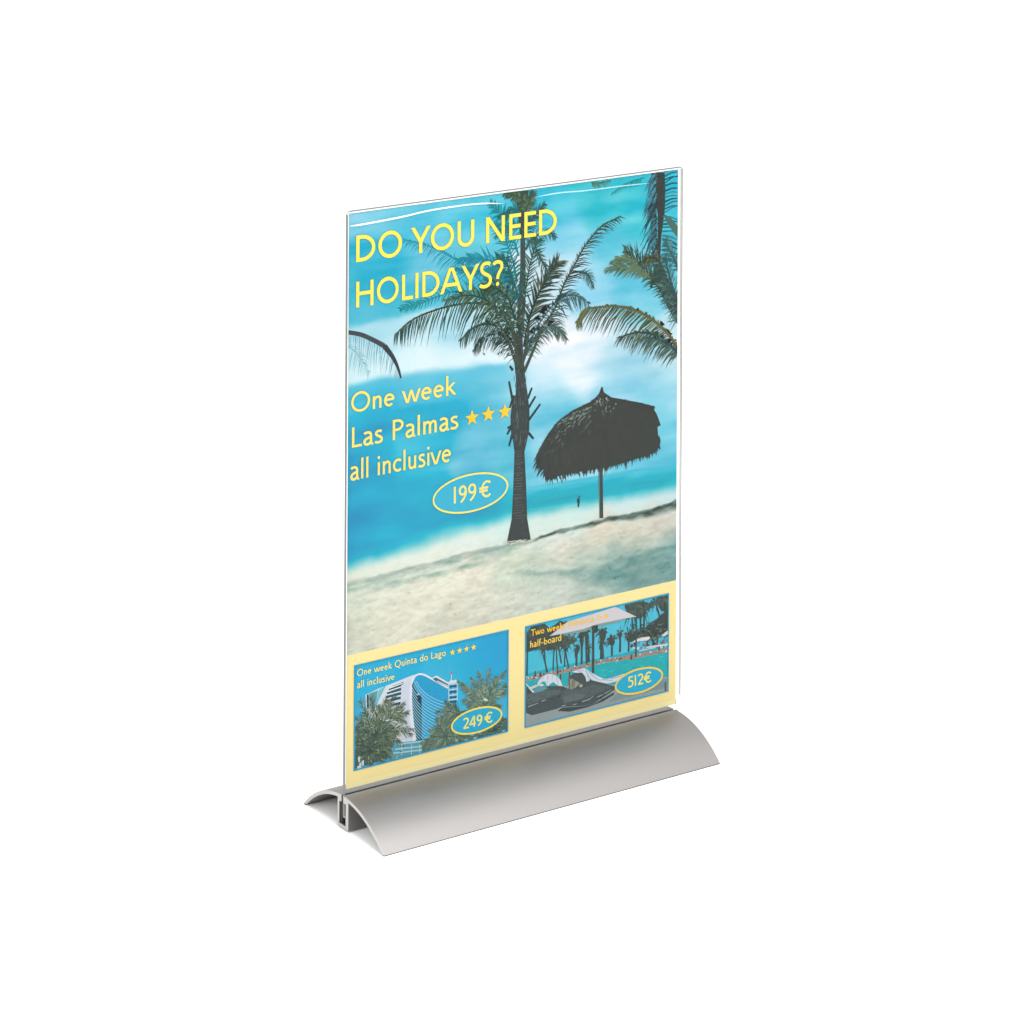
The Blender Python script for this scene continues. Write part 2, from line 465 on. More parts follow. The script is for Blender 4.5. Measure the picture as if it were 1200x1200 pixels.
# --- main beach picture: sky, sea and sand
BAND = [(-0.16,69.31), (209.69,68.24)]          # top of the yellow band
SKY = [(1.5,294.8,150,205,228), (15.8,292.7,140,205,226), (31.2,293.5,120,200,222), (10.8,278.2,75,178,205), (36.5,286.2,88,185,212), (70.6,296.2,110,198,220), (78.6,288.0,95,192,215), (5.8,261.2,72,176,202), (26.2,271.9,78,180,206), (47.0,260.3,112,190,215), (68.1,261.2,96,186,206), (0.8,242.0,95,186,210), (16.1,235.4,175,214,230), (11.1,228.6,196,222,232), (47.2,223.5,202,228,238), (68.3,221.4,176,216,230), (47.3,212.7,226,238,243), (79.1,210.8,208,228,238), (95.2,210.8,192,222,236), (11.2,211.8,196,226,232), (2.0,207.9,120,200,220), (36.9,204.9,100,188,214), (79.1,200.9,96,188,214), (95.3,193.9,130,200,220), (6.2,194.9,30,166,201), (47.4,188.5,70,180,210), (90.0,182.0,105,190,215), (6.3,172.8,15,165,200), (47.6,170.6,60,178,208), (79.4,158.7,112,190,215), (101.0,152.9,112,195,216), (6.5,146.3,0,165,200), (47.7,139.2,18,168,200), (6.6,124.2,3,164,200), (32.2,128.5,2,166,200), (79.5,129.2,14,170,198), (96.8,128.0,36,178,198), (127.6,286.8,85,190,212), (155.6,288.3,72,185,200), (178.4,276.3,80,190,206), (133.3,267.7,132,202,226), (167.1,258.9,98,190,212), (133.4,252.9,204,226,238), (122.3,245.1,196,222,234), (155.9,241.6,160,212,232), (178.7,236.3,124,200,222), (144.7,233.8,152,210,235), (136.4,218.7,236,237,243), (150.4,215.4,226,235,245), (128.1,203.7,216,230,242), (144.9,196.7,212,229,242), (167.4,198.1,192,221,235), (122.6,190.7,160,210,230), (167.5,184.0,152,208,229), (202.0,190.7,182,218,232), (202.1,174.1,142,206,228), (128.3,176.1,126,200,222), (202.2,155.2,132,206,226), (122.9,153.9,152,208,228), (202.3,141.0,112,196,220), (117.4,141.0,104,192,216), (204.5,282.7,84,190,212), (204.6,249.5,96,194,214), (149.9,300.5,80,190,206), (6.1,202.8,60,175,208), (21.4,203.6,62,178,210), (57.9,202.2,84,184,212), (68.4,207.9,215,232,240), (31.7,213.2,216,234,240), (26.5,220.7,205,230,238), (63.2,195.1,66,180,210), (87.1,205.1,190,220,234), (36.8,231.2,180,218,232), (3.5,224.0,190,222,232), (57.7,231.9,150,206,224), (21.2,243.6,92,186,208), (36.7,248.2,96,188,210), (23.7,254.4,76,178,204)]  # pale top-left samples: glare on the panel, painted into the print
SAND = [(1.6,111.0,222,228,215), (22.0,112.6,226,232,222), (47.9,114.5,226,232,222), (79.6,117.9,222,232,226), (95.7,119.5,208,230,228), (123.1,117.0,205,230,228), (145.3,117.8,208,230,228), (179.3,118.9,205,228,230), (205.3,117.8,198,224,230), (123.1,111.5,222,228,220), (1.7,98.7,212,217,202), (22.1,99.2,222,224,208), (1.8,76.6,204,206,190), (27.3,80.5,220,218,202), (48.0,89.9,224,222,206), (69.2,72.3,216,214,198), (79.7,97.5,226,222,206), (101.3,98.0,222,220,202), (101.4,79.8,216,216,202), (128.7,97.6,226,220,206), (156.6,101.9,224,214,198), (179.4,100.1,222,212,196), (202.5,103.1,216,208,196), (190.9,96.7,220,212,198), (128.8,79.2,206,212,202), (112.3,70.8,200,206,196), (101.3,93.9,186,206,192), (123.2,91.7,182,200,186), (151.1,88.0,178,196,186), (168.0,88.1,150,180,172), (185.2,89.7,150,178,170), (205.5,87.5,146,178,174), (156.8,78.6,170,190,182), (179.5,80.0,134,166,162), (205.5,78.9,124,160,158), (202.7,73.8,140,170,166), (79.8,78.4,212,212,198), (58.6,67.6,206,206,192), (151.2,72.7,186,198,188)]
SHORE = [(0.05,118.33), (16.81,120.14), (37.42,121.33), (57.26,124.97), (79.55,125.57), (99.49,125.73), (114.77,124.46), (134.09,124.35), (156.50,124.22), (182.14,123.60), (209.41,122.78)]
HORIZ = [(101.05,136.87), (111.96,137.09), (156.44,135.86), (209.35,134.16)]
DUNE = [(0.12,107.31), (16.89,107.28), (37.50,107.93), (58.41,108.58), (79.65,109.24), (98.50,109.03), (113.21,108.68), (131.39,110.51), (150.94,111.23), (163.36,111.85), (179.34,110.94), (193.74,111.27), (209.46,113.29)]
CLOUD_LO = [(-1.49,207.95), (16.30,207.94), (31.73,208.32), (57.84,207.16), (79.08,207.66), (100.66,205.89), (122.59,200.86)]
CLOUD_HI = [(-1.67,238.36), (16.11,239.00), (36.73,239.28), (57.65,240.03), (78.90,240.78)]
SHADE = [(93.17,94.06), (106.74,92.92), (123.21,90.80), (145.46,87.17), (156.71,86.96), (169.17,88.41), (182.32,89.77), (196.76,89.52), (209.58,89.10)]
SMEAR = [(0.14,102.91), (16.93,101.08), (32.35,101.30), (47.95,101.53), (63.73,101.76), (79.69,101.99), (90.42,102.30)]
def curve(P):
    xs = [p[0] for p in P]; ys = [p[1] for p in P]
    return lambda U: np.interp(U, xs, ys)
def beach_colour(U, V):
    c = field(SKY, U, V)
    n = fbm(U/26, V/17, 3, 5)
    c = c+n[..., None]*np.array([70, 34, 22])
    c = c+fbm(U/44, V/6.5, 13, 4)[..., None]*np.array([62, 30, 20])
    # edges of the cloud bank on the left
    lf = 1-sst(92, 112, U)
    e = curve(CLOUD_LO)(U)+fbm(U/15, V/15, 17, 3)*3; d = V-e
    c = mixf(c, np.broadcast_to(np.array([228., 240, 245]), c.shape), sst(-.6, 3.2, d)*(1-sst(5, 20, d))*.75*lf)
    c = mixf(c, np.broadcast_to(np.array([84., 184, 212]), c.shape), (1-sst(-2.5, .8, d))*sst(-16, -3, d)*.7*lf)
    e = curve(CLOUD_HI)(U)+fbm(U/12, V/12, 19, 3)*4; d = V-e; lf = 1-sst(55, 80, U)
    c = mixf(c, np.broadcast_to(np.array([76., 178, 204]), c.shape), sst(-1, 2.5, d)*(1-sst(8, 24, d))*.7*lf)
    c = mixf(c, np.broadcast_to(np.array([186., 219, 230]), c.shape), (1-sst(-2, 1.5, d))*sst(-14, -3, d)*.6*lf)
    # sea on the right under the horizon
    h = curve(HORIZ)(U); right = sst(108, 112, U)
    d = h-V
    sea = mixf(np.broadcast_to(np.array([92., 190, 214]), c.shape), np.broadcast_to(np.array([26., 170, 190]), c.shape), sst(0, 9, d))
    sea = sea+fbm(U/14, V/1.2, 9, 3)[..., None]*np.array([50, 24, 18])
    c = mixf(c, sea, right*sst(-0.3, 0.5, d))
    # shallows into sand
    sh = curve(SHORE)(U)+fbm(U/9, V/9, 21, 3)*3
    soft = np.interp(U, [0, 60, 105, 210], [9, 11, 7, 8])
    d = sh-V
    s = field(SAND, U, V, 7.0)
    s = s+fbm(U/7, V/2.2, 31, 4)[..., None]*np.array([34, 34, 34])*sst(6, 26, d)[..., None]
    c = mixf(c, s, sst(-soft*0.35, soft, d))
    # dune line
    dl = curve(DUNE)(U); d = dl-V+fbm(U/5, V/3, 41, 3)*1.6
    k = np.interp(U, [0, 40, 90, 112, 118, 170, 210], [.15, .32, .4, .4, 1.0, 1.1, 1.1])
    wd = np.interp(U, [0, 60, 110, 118, 170, 210], [4.5, 5, 3, 2.2, 4.0, 7])
    line = sst(-0.5, 0.6, d)*(1-sst(wd*0.35, wd, d))*k*(0.75+1.0*fbm(U/6, V/1.0, 47, 3))
    c = mixf(c, np.broadcast_to(np.array([66., 86, 80]), c.shape), np.clip(line, 0, 1))
    gs = np.array([104., 146, 144])
    d = curve(SHADE)(U)-V+fbm(U/8, V/4, 61, 3)*3; wd = np.interp(U, [96, 115, 140, 160, 185, 210], [1, 5, 6, 16, 26, 30])
    m = sst(-.4, 1.6, d)*(1-sst(wd*.45, wd, d))*sst(94, 118, U)*np.clip(.62+1.9*fbm(U/10, V/2.6, 67, 4), 0, 1)*np.interp(U, [96, 140, 175, 210], [.45, .6, .95, 1])
    c = mixf(c, np.broadcast_to(gs, c.shape), np.clip(m, 0, 1)*.9)
    d = curve(SMEAR)(U)-V+fbm(U/6, V/3, 71, 3)*2.5
    m = sst(-1.6, .4, d)*(1-sst(.6, 3.2, d))*(1-sst(78, 96, U))*np.clip(.6+1.6*fbm(U/9, V/2, 73, 3), 0, 1)
    c = mixf(c, np.broadcast_to(np.array([128., 164, 152]), c.shape), np.clip(m, 0, 1)*.75)
    d = dl-V+fbm(U/5, V/3, 79, 3)*2
    m = sst(0, 1.5, d)*(1-sst(2.5, 7.5, d))*(1-sst(100, 112, U))*np.clip(.5+2*fbm(U/8, V/1.6, 83, 4), 0, 1)
    c = mixf(c, np.broadcast_to(np.array([124., 160, 150]), c.shape), np.clip(m, 0, 1)*.7)
    c = c+fbm(U/2.6, V/1.1, 91, 3)[..., None]*20*sst(4, 16, sh-V)[..., None]
    spk = fbm(U/1.6, V/1.0, 55, 2)
    c = c-(np.clip(spk-0.25, 0, 1)*170*sst(8, 26, sh-V))[..., None]
    return c
top = lambda U: np.full_like(U, 297.0)
bandtop = sum(p[1] for p in BAND)/2
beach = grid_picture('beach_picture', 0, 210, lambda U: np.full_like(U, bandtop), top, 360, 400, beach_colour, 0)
PR = (0, 210, bandtop, 297)

def frond(ink, rib, length, ang=58, droop=0.5, n=60, cols=((70, 88, 86), (96, 112, 84)), w=1.1, sides=(1, 1), ribw=1.6, ribcol=None, start=0.06, tip=0.35, root=0.6, levels=14):
    n = max(6, int(n*0.66)); w *= 0.74
    if length >= 14: levels = 24
    if rib[-1][0]-rib[0][0] < -0.5*abs(rib[-1][1]-rib[0][1]): sides = (sides[1], sides[0])
    P = smooth_path(rib, n); ink.begin(levels)
    for i in range(n+1):
        t = i/n
        if t < start: continue
        a, b = P[max(0, i-1)], P[min(n, i+1)]
        d = Vector((b[0]-a[0], b[1]-a[1])).normalized()
        prof_ = root+(1-root)*min(1, t*3.0) if t < 0.4 else 1-(1-tip)*((t-0.4)/0.6)**1.5
        for sd, on in ((1, sides[0]), (-1, sides[1])):
            if not on: continue
            th = math.radians(ang*(1-0.35*t)+rnd.uniform(-13, 13))*sd
            L = length*prof_*on*rnd.uniform(0.7, 1.2)
            e = Vector((d.x*math.cos(th)-d.y*math.sin(th), d.x*math.sin(th)+d.y*math.cos(th)))
            g1 = (e+Vector((0, -1))*droop*0.45).normalized(); g2 = (e+Vector((0, -1))*droop*1.3).normalized()
            p0 = Vector(P[i]); p1 = p0+g1*L*0.5; p2 = p1+g2*L*0.5
            ww = w*rnd.uniform(0.6, 1.15)
            nn = Vector((-g1.y, g1.x))*ww*0.5
            c = jit(mixc(cols[0], cols[1], rnd.random()**1.3), 0.12)
            ink.poly([p0-nn*0.6, p0*0.7+p1*0.3-nn, p1-nn*0.85, p2, p1+nn*0.85, p0*0.7+p1*0.3+nn, p0+nn*0.6], c)
    ink.end(); ink.strip(P, ribw, ribw*0.3, ribcol or cols[0])

DK = (66, 74, 74); OL = (104, 112, 84); MID = (74, 96, 92); TEAL = (20, 142, 158)
def fr(name, layer, specs, rect=PR, parent=beach):
    k = Ink(layer, rect)
    for s in specs: frond(k, **s)
    return k.build(name, parent)

# hazy teal fronds behind the lettering
k = Ink(1, PR)
frond(k, [(100.48,238.80), (84.21,248.70), (70.78,260.86), (57.48,269.75), (45.90,275.23), (33.38,279.45)], 11, 62, 0.7, 70, (TEAL, (60, 158, 178)), 0.9, (0.35, 1), 1.3, (30, 140, 160))
frond(k, [(102.62,244.00), (92.24,258.13), (78.76,263.92), (65.44,264.70)], 9, 50, 0.3, 46, ((0, 132, 150), (12, 150, 166)), 1.8, (1, 1), 2)
frond(k, [(103.73,241.57), (93.90,251.99), (79.87,256.98), (63.88,259.93)], 7, 45, 0.2, 46, ((0, 122, 142), (10, 140, 158)), 1.8, (1, 1), 2)
frond(k, [(102.69,232.56), (84.24,244.15), (62.89,248.34), (42.94,244.70), (31.52,243.56)], 10, 62, 0.4, 60, ((12, 140, 152), (40, 150, 150)), 1.3, (1, .6), 1.5)
for sp in ([(103.82,225.55), (95.05,239.53), (86.92,245.16), (78.87,245.32)], [(103.69,248.44), (100.35,261.67), (94.86,273.30), (89.41,281.25)], [(104.70,262.03), (99.18,276.43), (93.71,285.30), (86.66,291.59)], [(104.31,234.63), (95.02,245.00), (88.49,252.69), (84.17,256.43)]):
    frond(k, sp, 9, 60, 0.3, 36, ((10, 132, 146), (40, 140, 140)), 1.3, (1, 1), 1.2)
k.build('palm_frond', beach)

# central palm: trunk
k = Ink(2, PR)
TRUNK = [(97.77,109.35), (100.88,121.76), (101.79,137.51), (102.48,157.49), (101.65,162.65), (100.23,167.90), (99.78,176.34), (100.93,184.53), (103.10,188.39), (103.26,195.91), (102.21,204.44), (102.76,212.74), (102.92,221.10)]
TRUNKR = [(113.26,108.25), (110.89,120.01), (110.19,136.09), (108.88,156.45), (110.45,162.08), (111.92,167.72), (111.97,177.80), (111.13,184.65), (110.29,189.82), (109.05,196.73), (108.41,203.54), (107.56,212.06), (107.32,220.49)]
k.poly(TRUNK+TRUNKR[::-1], (74, 80, 80))
UP = [(103.13,219.47), (104.23,236.93), (105.53,253.54), (105.64,270.31), (103.96,284.78), (102.69,296.67)]; UPR = [(107.93,218.80), (109.03,236.28), (109.14,253.07), (108.64,269.94), (109.77,284.10), (110.70,296.60)]
k.poly(UP+UPR[::-1], (78, 86, 84))
# ring scars and stubs of old fronds
k.begin(16)
for i in range(26):
    y = 760+i*17+rnd.uniform(-4, 4); w = 32+i*1.0
    cx = 101; s0 = Q4(cx-w*rnd.uniform(.5, .95), y+rnd.uniform(0, 6)); s1 = Q4(cx+w*rnd.uniform(.2, .9), y-rnd.uniform(2, 8))
    k.strip([s0, s1], 0.35, 0.25, jit((96, 104, 104), 0.08))
for st in ([(111.35,179.58), (115.85,185.20)], [(111.39,172.85), (118.90,180.52)], [(110.82,184.70), (113.50,190.18)], [(111.43,166.12), (114.67,162.41)], [(101.33,184.47), (98.78,195.74)], [(100.61,171.19), (97.64,167.47)], [(100.93,166.95), (98.97,160.99)], [(101.81,187.75), (99.35,181.42)], [(101.23,201.23), (99.23,203.87)], [(101.40,171.90), (97.92,170.77)]):
    k.strip(st, 1.6, 1.2, (64, 76, 78))
k.end()
k.begin(16)
for i in range(40):
    p = Q4(rnd.uniform(60, 150), rnd.uniform(250, 720)); k.strip([p, (p[0]+rnd.uniform(-.6, .6), p[1]+rnd.uniform(2, 6))], 0.5, 0.2, jit((92, 106, 108), 0.15))
k.end()
k.begin(16)
for i in range(90):     # bark flecks
    y = rnd.uniform(300, 1320); x = 101+rnd.uniform(-1, 1)*np.interp(y, [300, 400, 520, 700, 760, 1190, 1320], [28, 34, 52, 40, 28, 44, 66]); p = Q4(x, y)
    k.strip([p, (p[0]+rnd.uniform(-.5, .5), p[1]+rnd.uniform(-.7, .7))], .6, .3, jit((62, 68, 70) if rnd.random() < .5 else (98, 108, 108), .1))
for i in range(26):     # sand heaped round the foot
    x = rnd.uniform(5, 185); p = Q4(x, 1352-x*.13+rnd.uniform(-12, 6))
    k.strip([(p[0]-rnd.uniform(.6, 2), p[1]-.15), (p[0]+.2, p[1]+.2), (p[0]+rnd.uniform(.6, 2), p[1])], rnd.uniform(.4, 1.0), .3, jit((196, 198, 184), .07))
k.end()
k.build('palm_trunk', beach)

# central palm: crown
k = Ink(3, PR)
frond(k, [(103.87,215.48), (98.36,229.96), (89.66,236.61), (78.90,240.33), (62.93,241.12), (47.15,239.21), (36.75,236.16), (27.98,230.68)], 21, 68, 0.95, 110, ((50, 78, 80), (96, 118, 102)), 1.15, (0.12, 1), 1.6, (70, 80, 66))
frond(k, [(103.89,211.82), (96.23,222.04), (87.02,227.87), (76.83,227.47), (68.34,222.32)], 14, 60, 0.9, 60, ((50, 76, 78), (108, 128, 112)), 1.0, (0.4, 1), 1.4)
frond(k, [(103.88,214.11), (95.10,231.31), (84.26,240.97), (72.46,245.26), (59.74,244.25)], 13, 55, 0.5, 70, ((58, 84, 78), (108, 124, 96)), 1.2, (.8, 1), 1.5)
frond(k, [(103.93,204.95), (98.43,216.25), (91.91,221.73), (82.22,221.27), (76.90,215.68)], 11, 60, 0.8, 46, ((52, 70, 70), (92, 108, 96)), 0.9, (.6, 1), 1.2)
k.build('palm_frond', beach)
k = Ink(4, PR)
frond(k, [(106.65,206.85), (119.17,221.13), (127.41,229.67), (133.99,243.11), (140.08,251.58), (147.31,261.81), (157.96,271.21), (170.44,275.34)], 12, 50, 0.45, 90, (DK, MID), 0.9, (.28, 1), 1.6, (80, 84, 70), tip=0.5)
frond(k, [(143.45,248.67), (149.64,246.18), (152.78,238.95)], 6, 60, .5, 24, (MID, (90, 120, 124)), .7)
k.build('palm_frond', beach)
k = Ink(5, PR)
frond(k, [(108.16,212.89), (112.08,229.15), (118.05,240.97), (124.07,249.47), (129.62,255.53)], 15, 48, 0.25, 70, ((60, 72, 70), (98, 108, 92)), 1.2, (.8, 1), 1.6, tip=.55)
frond(k, [(114.89,265.81), (117.95,260.37), (122.03,253.11), (125.10,245.96)], 6, 55, .4, 30, (MID, (96, 120, 116)), .8)
frond(k, [(108.03,236.42), (110.94,252.84), (114.89,265.81), (116.39,269.00)], 9, 52, 0.2, 46, ((64, 90, 84), (84, 130, 124)), 1.0, (1, 1), 1.0)
frond(k, [(108.87,264.87), (113.86,270.99), (123.94,272.30), (128.02,269.26)], 6, 60, .6, 36, (MID, (60, 130, 140)), .8)
frond(k, [(106.85,268.48), (109.81,276.53), (114.80,282.66), (120.82,287.86)], 7, 55, .3, 40, (MID, (60, 110, 112)), .9)
k.build('palm_frond', beach)
k = Ink(6, PR)
frond(k, [(108.19,207.00), (117.18,217.50), (124.23,221.58), (129.31,220.03), (135.46,213.24)], 10, 60, 0.8, 50, (MID, (92, 116, 110)), .9, (1, 1), 1.2)
frond(k, [(107.22,202.95), (115.15,220.31), (128.22,233.71), (139.42,236.45), (149.72,230.83)], 13, 62, 0.85, 60, ((66, 92, 94), (120, 150, 150)), .9, (.6, 1), 1.0)
frond(k, [(106.12,219.89), (101.06,232.33), (97.03,241.24), (89.06,247.31), (83.14,248.92)], 12, 55, 0.5, 60, ((54, 78, 74), (100, 116, 88)), 1.2, (1, 1), 1.4)
frond(k, [(105.02,236.82), (100.96,249.10), (96.93,258.82), (90.95,263.76)], 9, 55, .4, 44, ((30, 100, 104), (60, 120, 112)), 1.1)
frond(k, [(107.76,284.33), (109.75,287.46), (106.72,292.01), (100.70,295.64), (95.72,296.62)], 7, 62, .35, 40, ((72, 92, 80), (98, 116, 96)), 1.8, (1, 1), 1.6)
frond(k, [(107.76,284.33), (109.74,288.30), (112.73,293.01), (113.72,295.42)], 5, 62, .35, 30, ((76, 96, 84), (102, 120, 98)), 1.6, (1, 1), 1.6)
frond(k, [(105.75,285.41), (100.75,287.67), (96.78,285.62), (91.82,284.53)], 5, 62, .6, 30, ((40, 110, 112), (70, 120, 110)), 1.0, (1, 1), 1)
frond(k, [(105.80,277.01), (101.79,279.16), (95.82,278.20), (89.90,273.91)], 5, 62, .6, 30, ((20, 120, 130), (60, 130, 124)), 1.0, (1, 1), 1)
k.begin(16)
for q in range(170):      # frayed fibre and sky glints in the heart of the crown
    p = Q2(max(-120, min(150, rnd.gauss(10, 75))), max(760, min(1230, rnd.gauss(1010, 120)))); an = rnd.uniform(0.3, 2.8); L = rnd.uniform(.7, 2.6)
    k.strip([p, (p[0]+L*math.cos(an), p[1]+L*math.sin(an))], .75, .25, jit(mixc((96, 120, 108), (160, 186, 184), rnd.random()) if rnd.random() < .42 else (58, 78, 74), .12))
for st in ([(104.02,202.50), (99.16,214.93), (93.14,225.81)], [(104.81,203.22), (102.15,216.18), (100.09,226.52)], [(106.42,201.31), (110.15,215.05), (111.10,225.00)], [(108.24,199.37), (114.20,210.27), (119.18,220.52)]):
    k.strip(smooth_path(st, 10), 2.0, 1.4, (78, 88, 80))
k.end()
k.build('palm_frond', beach)

# left frond reaching in
k = Ink(1, PR, True)
frond(k, [(-0.90,235.61), (7.48,233.47), (15.92,229.04), (22.52,224.60), (27.76,217.73), (31.60,207.78)], 17, 78, 0.9, 70, ((96, 150, 168), (150, 200, 212)), .55, (0, 1), 1.2, (78, 84, 92), tip=.3, start=.02)
frond(k, [(-3.65,231.15), (2.87,226.19), (7.55,220.66), (12.26,213.49)], 12, 70, .8, 40, ((120, 175, 190), (165, 208, 216)), .5, (.5, 1), .6)
k.strip(smooth_path([(-1.83,236.23), (7.48,233.47), (15.92,229.04), (21.58,225.55)], 20), 2.2, 2.6, (80, 84, 90)); k.strip(smooth_path([(21.58,225.55), (26.33,219.57), (29.67,213.37), (31.70,207.36)], 20), 3.0, 1.0, (70, 76, 80))
k.strip([(21.58,225.55), (19.68,227.85)], 1.6, 1.0, (84, 80, 76))
k.build('palm_frond', beach)

# fronds from the right edge
k = Ink(3, PR, True)
frond(k, [(195.99,297.37), (195.51,287.03), (194.52,274.15), (195.12,261.09), (195.72,248.90)], 14, 30, .8, 80, ((58, 68, 72), (84, 110, 116)), 1.1, (0.25, 1), 3, DK, tip=.5, start=0)
k.poly([(191.74,296.97), (200.79,296.41), (201.50,284.61), (200.91,274.27), (198.85,261.51), (197.86,246.90), (194.87,247.27), (196.18,260.96), (196.12,273.96), (194.26,281.97), (192.31,289.98)], (72, 77, 76))
k.begin(16)
for y in range(70, 620, 7):
    x = 975+rnd.uniform(-25, 12); a = Q2(x, y); L_ = rnd.uniform(60, 150)*(1 if y < 480 else .7)
    b = Q2(x-L_*rnd.uniform(.35, .62), y+L_); m = ((a[0]*.5+b[0]*.5)-.6, (a[1]+b[1])/2+.4)
    k.strip([a, m, b], rnd.uniform(.8, 1.5), .25, jit(mixc((60, 74, 80), (90, 150, 168), rnd.random()**1.6), .1))
k.end()
frond(k, [(186.98,294.90), (179.60,293.99), (172.25,292.23), (164.96,288.76)], 5, 55, .9, 40, ((20, 136, 140), (60, 150, 156)), .8, (.3, 1), .6)
frond(k, [(151.43,296.27), (156.61,294.84), (163.88,295.74)], 4, 70, .8, 24, ((90, 120, 96), (70, 140, 140)), .9, (1, 1), .6)
for y in range(60, 660, 24):
    a = Q2(1030-(y > 330)*15, y+rnd.uniform(-6, 6)); b = Q2(1125, y-rnd.uniform(10, 50)+(60 if y > 330 else 0))
    k.strip([a, ((a[0]+b[0])/2, (a[1]+b[1])/2+.8), b], rnd.uniform(.7, 1.5), .5, jit((58, 110, 122), .25))
k.poly([(200.38,273.46), (205.75,270.23), (211.04,264.38), (211.08,257.41), (206.32,263.21), (201.47,269.86)], (86, 116, 108))
k.build('palm_frond', beach)
k = Ink(4, PR, True); k.y0 = 0.06
frond(k, [(211.95,213.77), (204.39,223.49), (196.86,234.03), (190.45,240.92), (185.12,246.78), (178.77,252.75), (174.55,255.86)], 17, 48, 0.45, 80, ((60, 84, 84), (96, 112, 92)), 1.2, (.9, .5), 2.2, (70, 80, 74), tip=.3)
frond(k, [(193.65,237.04), (185.14,243.33), (176.70,246.13), (168.31,248.06), (162.06,247.14)], 8, 40, .4, 60, ((84, 112, 104), (116, 134, 104)), 1.2, (1, 1), 1.2, (108, 122, 90))
frond(k, [(187.28,239.60), (179.84,249.17), (172.47,252.25), (165.16,251.03)], 6, 40, .4, 46, ((90, 116, 100), (112, 130, 100)), 1.1, (1, 1), 1.2, (108, 122, 90))
frond(k, [(191.55,233.86), (197.86,246.90), (190.40,250.43), (186.17,248.37)], 6, 60, .6, 40, ((66, 76, 66), (110, 110, 70)), 1.1)
k.poly([(195.17,250.70), (198.92,246.76), (204.33,235.66), (211.26,222.57), (211.34,208.64), (203.33,221.03), (196.87,232.30), (192.58,238.91)], (70, 84, 78))
k.begin(16)
for q in range(70):
    t = rnd.random(); a = Q2(975+150*t+rnd.uniform(-20, 20), 640+370*t+rnd.uniform(-40, 30)); an = rnd.uniform(2.4, 4.4); L_ = rnd.uniform(3, 8)
    k.strip([a, (a[0]+L_*math.cos(an), a[1]+L_*math.sin(an))], .9, .2, jit(mixc((60, 80, 78), (108, 138, 136), rnd.random()), .1))
k.end()
frond(k, [(211.82,238.16), (207.48,247.42), (204.23,253.04), (201.53,258.58)], 9, 50, .2, 40, ((70, 100, 104), (90, 130, 130)), .8)
frond(k, [(211.92,219.87), (206.49,231.90), (203.22,241.88), (201.05,249.09)], 9, 50, .2, 40, ((66, 90, 90), (90, 120, 116)), .8)
k.build('palm_frond', beach)
k = Ink(5, PR, True); k.y0 = 0.14
frond(k, [(214.22,192.56), (204.49,205.25), (195.91,213.38), (187.39,219.30), (176.82,224.18), (166.34,226.71), (155.94,227.43), (147.68,227.27), (142.57,222.01)], 20, 50, 0.85, 110, ((76, 88, 72), (116, 122, 88)), 1.25, (.28, 1), 1.7, (108, 106, 76), tip=.35)
frond(k, [(214.23,190.82), (202.36,202.08), (192.75,207.76), (182.15,210.11), (170.61,209.14)], 16, 52, .8, 70, ((62, 84, 82), (104, 116, 92)), 1.1, (.4, 1), 1.6)
frond(k, [(212.06,192.79), (204.52,199.96), (195.95,204.64), (187.45,206.70)], 13, 62, .8, 50, ((64, 88, 90), (96, 118, 108)), .9, (.4, 1), 1.4)
k.build('palm_frond', beach)

# thatched parasol
k = Ink(2, PR, True)
DOME = [(117.13,153.01), (118.33,156.18), (120.13,158.67), (124.04,163.70), (128.78,168.27), (134.67,171.59), (139.76,173.76), (145.91,175.28), (150.54,176.27), (155.17,178.64), (157.44,180.60), (158.67,183.57), (159.70,183.68), (160.55,180.56), (165.56,177.06), (172.89,174.83), (181.30,172.26), (187.65,170.17), (194.66,167.62), (194.03,166.16), (195.96,163.53), (197.47,160.27), (198.98,156.57), (196.75,155.88), (197.31,149.04), (196.81,144.36), (193.63,141.85), (187.81,141.07), (177.27,140.04), (166.81,139.35), (152.29,139.36), (138.93,139.88), (125.70,139.37), (123.16,140.47), (121.22,144.34), (119.99,147.91), (119.16,151.42)]
TH = (74, 77, 75)
k.begin(24)
low = [(117.74,153.33), (119.58,148.82), (121.83,142.55), (124.68,139.96), (131.79,139.71), (138.93,140.05), (146.10,139.87), (152.29,139.70), (160.57,138.84), (166.81,139.52), (177.27,140.38), (187.80,141.41), (193.63,142.37), (196.80,144.79), (197.30,150.77)]
for i in range(260):     # ragged fringe
    t = rnd.random()*(len(low)-1); q = int(t); t -= q
    p = (low[q][0]+(low[q+1][0]-low[q][0])*t, low[q][1]+(low[q+1][1]-low[q][1])*t+1.2)
    L_ = rnd.uniform(1.5, 3.6)+(rnd.random() < .25)*rnd.uniform(0, 2.6); dx = -.9 if q < 2 else .5 if q > 12 else rnd.uniform(-.35, .35)
    k.strip([p, (p[0]+dx*L_*.7, p[1]-L_*.6), (p[0]+dx*L_+rnd.uniform(-.3, .3), p[1]-L_)], rnd.uniform(.8, 1.7), .12, jit(TH, .06))
for i in range(110):     # straw ends along the outline
    q = rnd.choice([j_ for j_ in range(len(DOME)-18) if not 8 < j_ < 14]); t = rnd.random(); p = (DOME[q][0]+(DOME[q+1][0]-DOME[q][0])*t, DOME[q][1]+(DOME[q+1][1]-DOME[q][1])*t)
    sx = -1 if q < 11 else 1
    k.strip([(p[0]-sx*1.5, p[1]+.1), (p[0]+sx*rnd.uniform(.1, 1.1), p[1]-rnd.uniform(-.1, .9))], .8, .15, jit((80, 86, 84), .08))
k.end()
k.poly(DOME, TH)
k.begin(24)
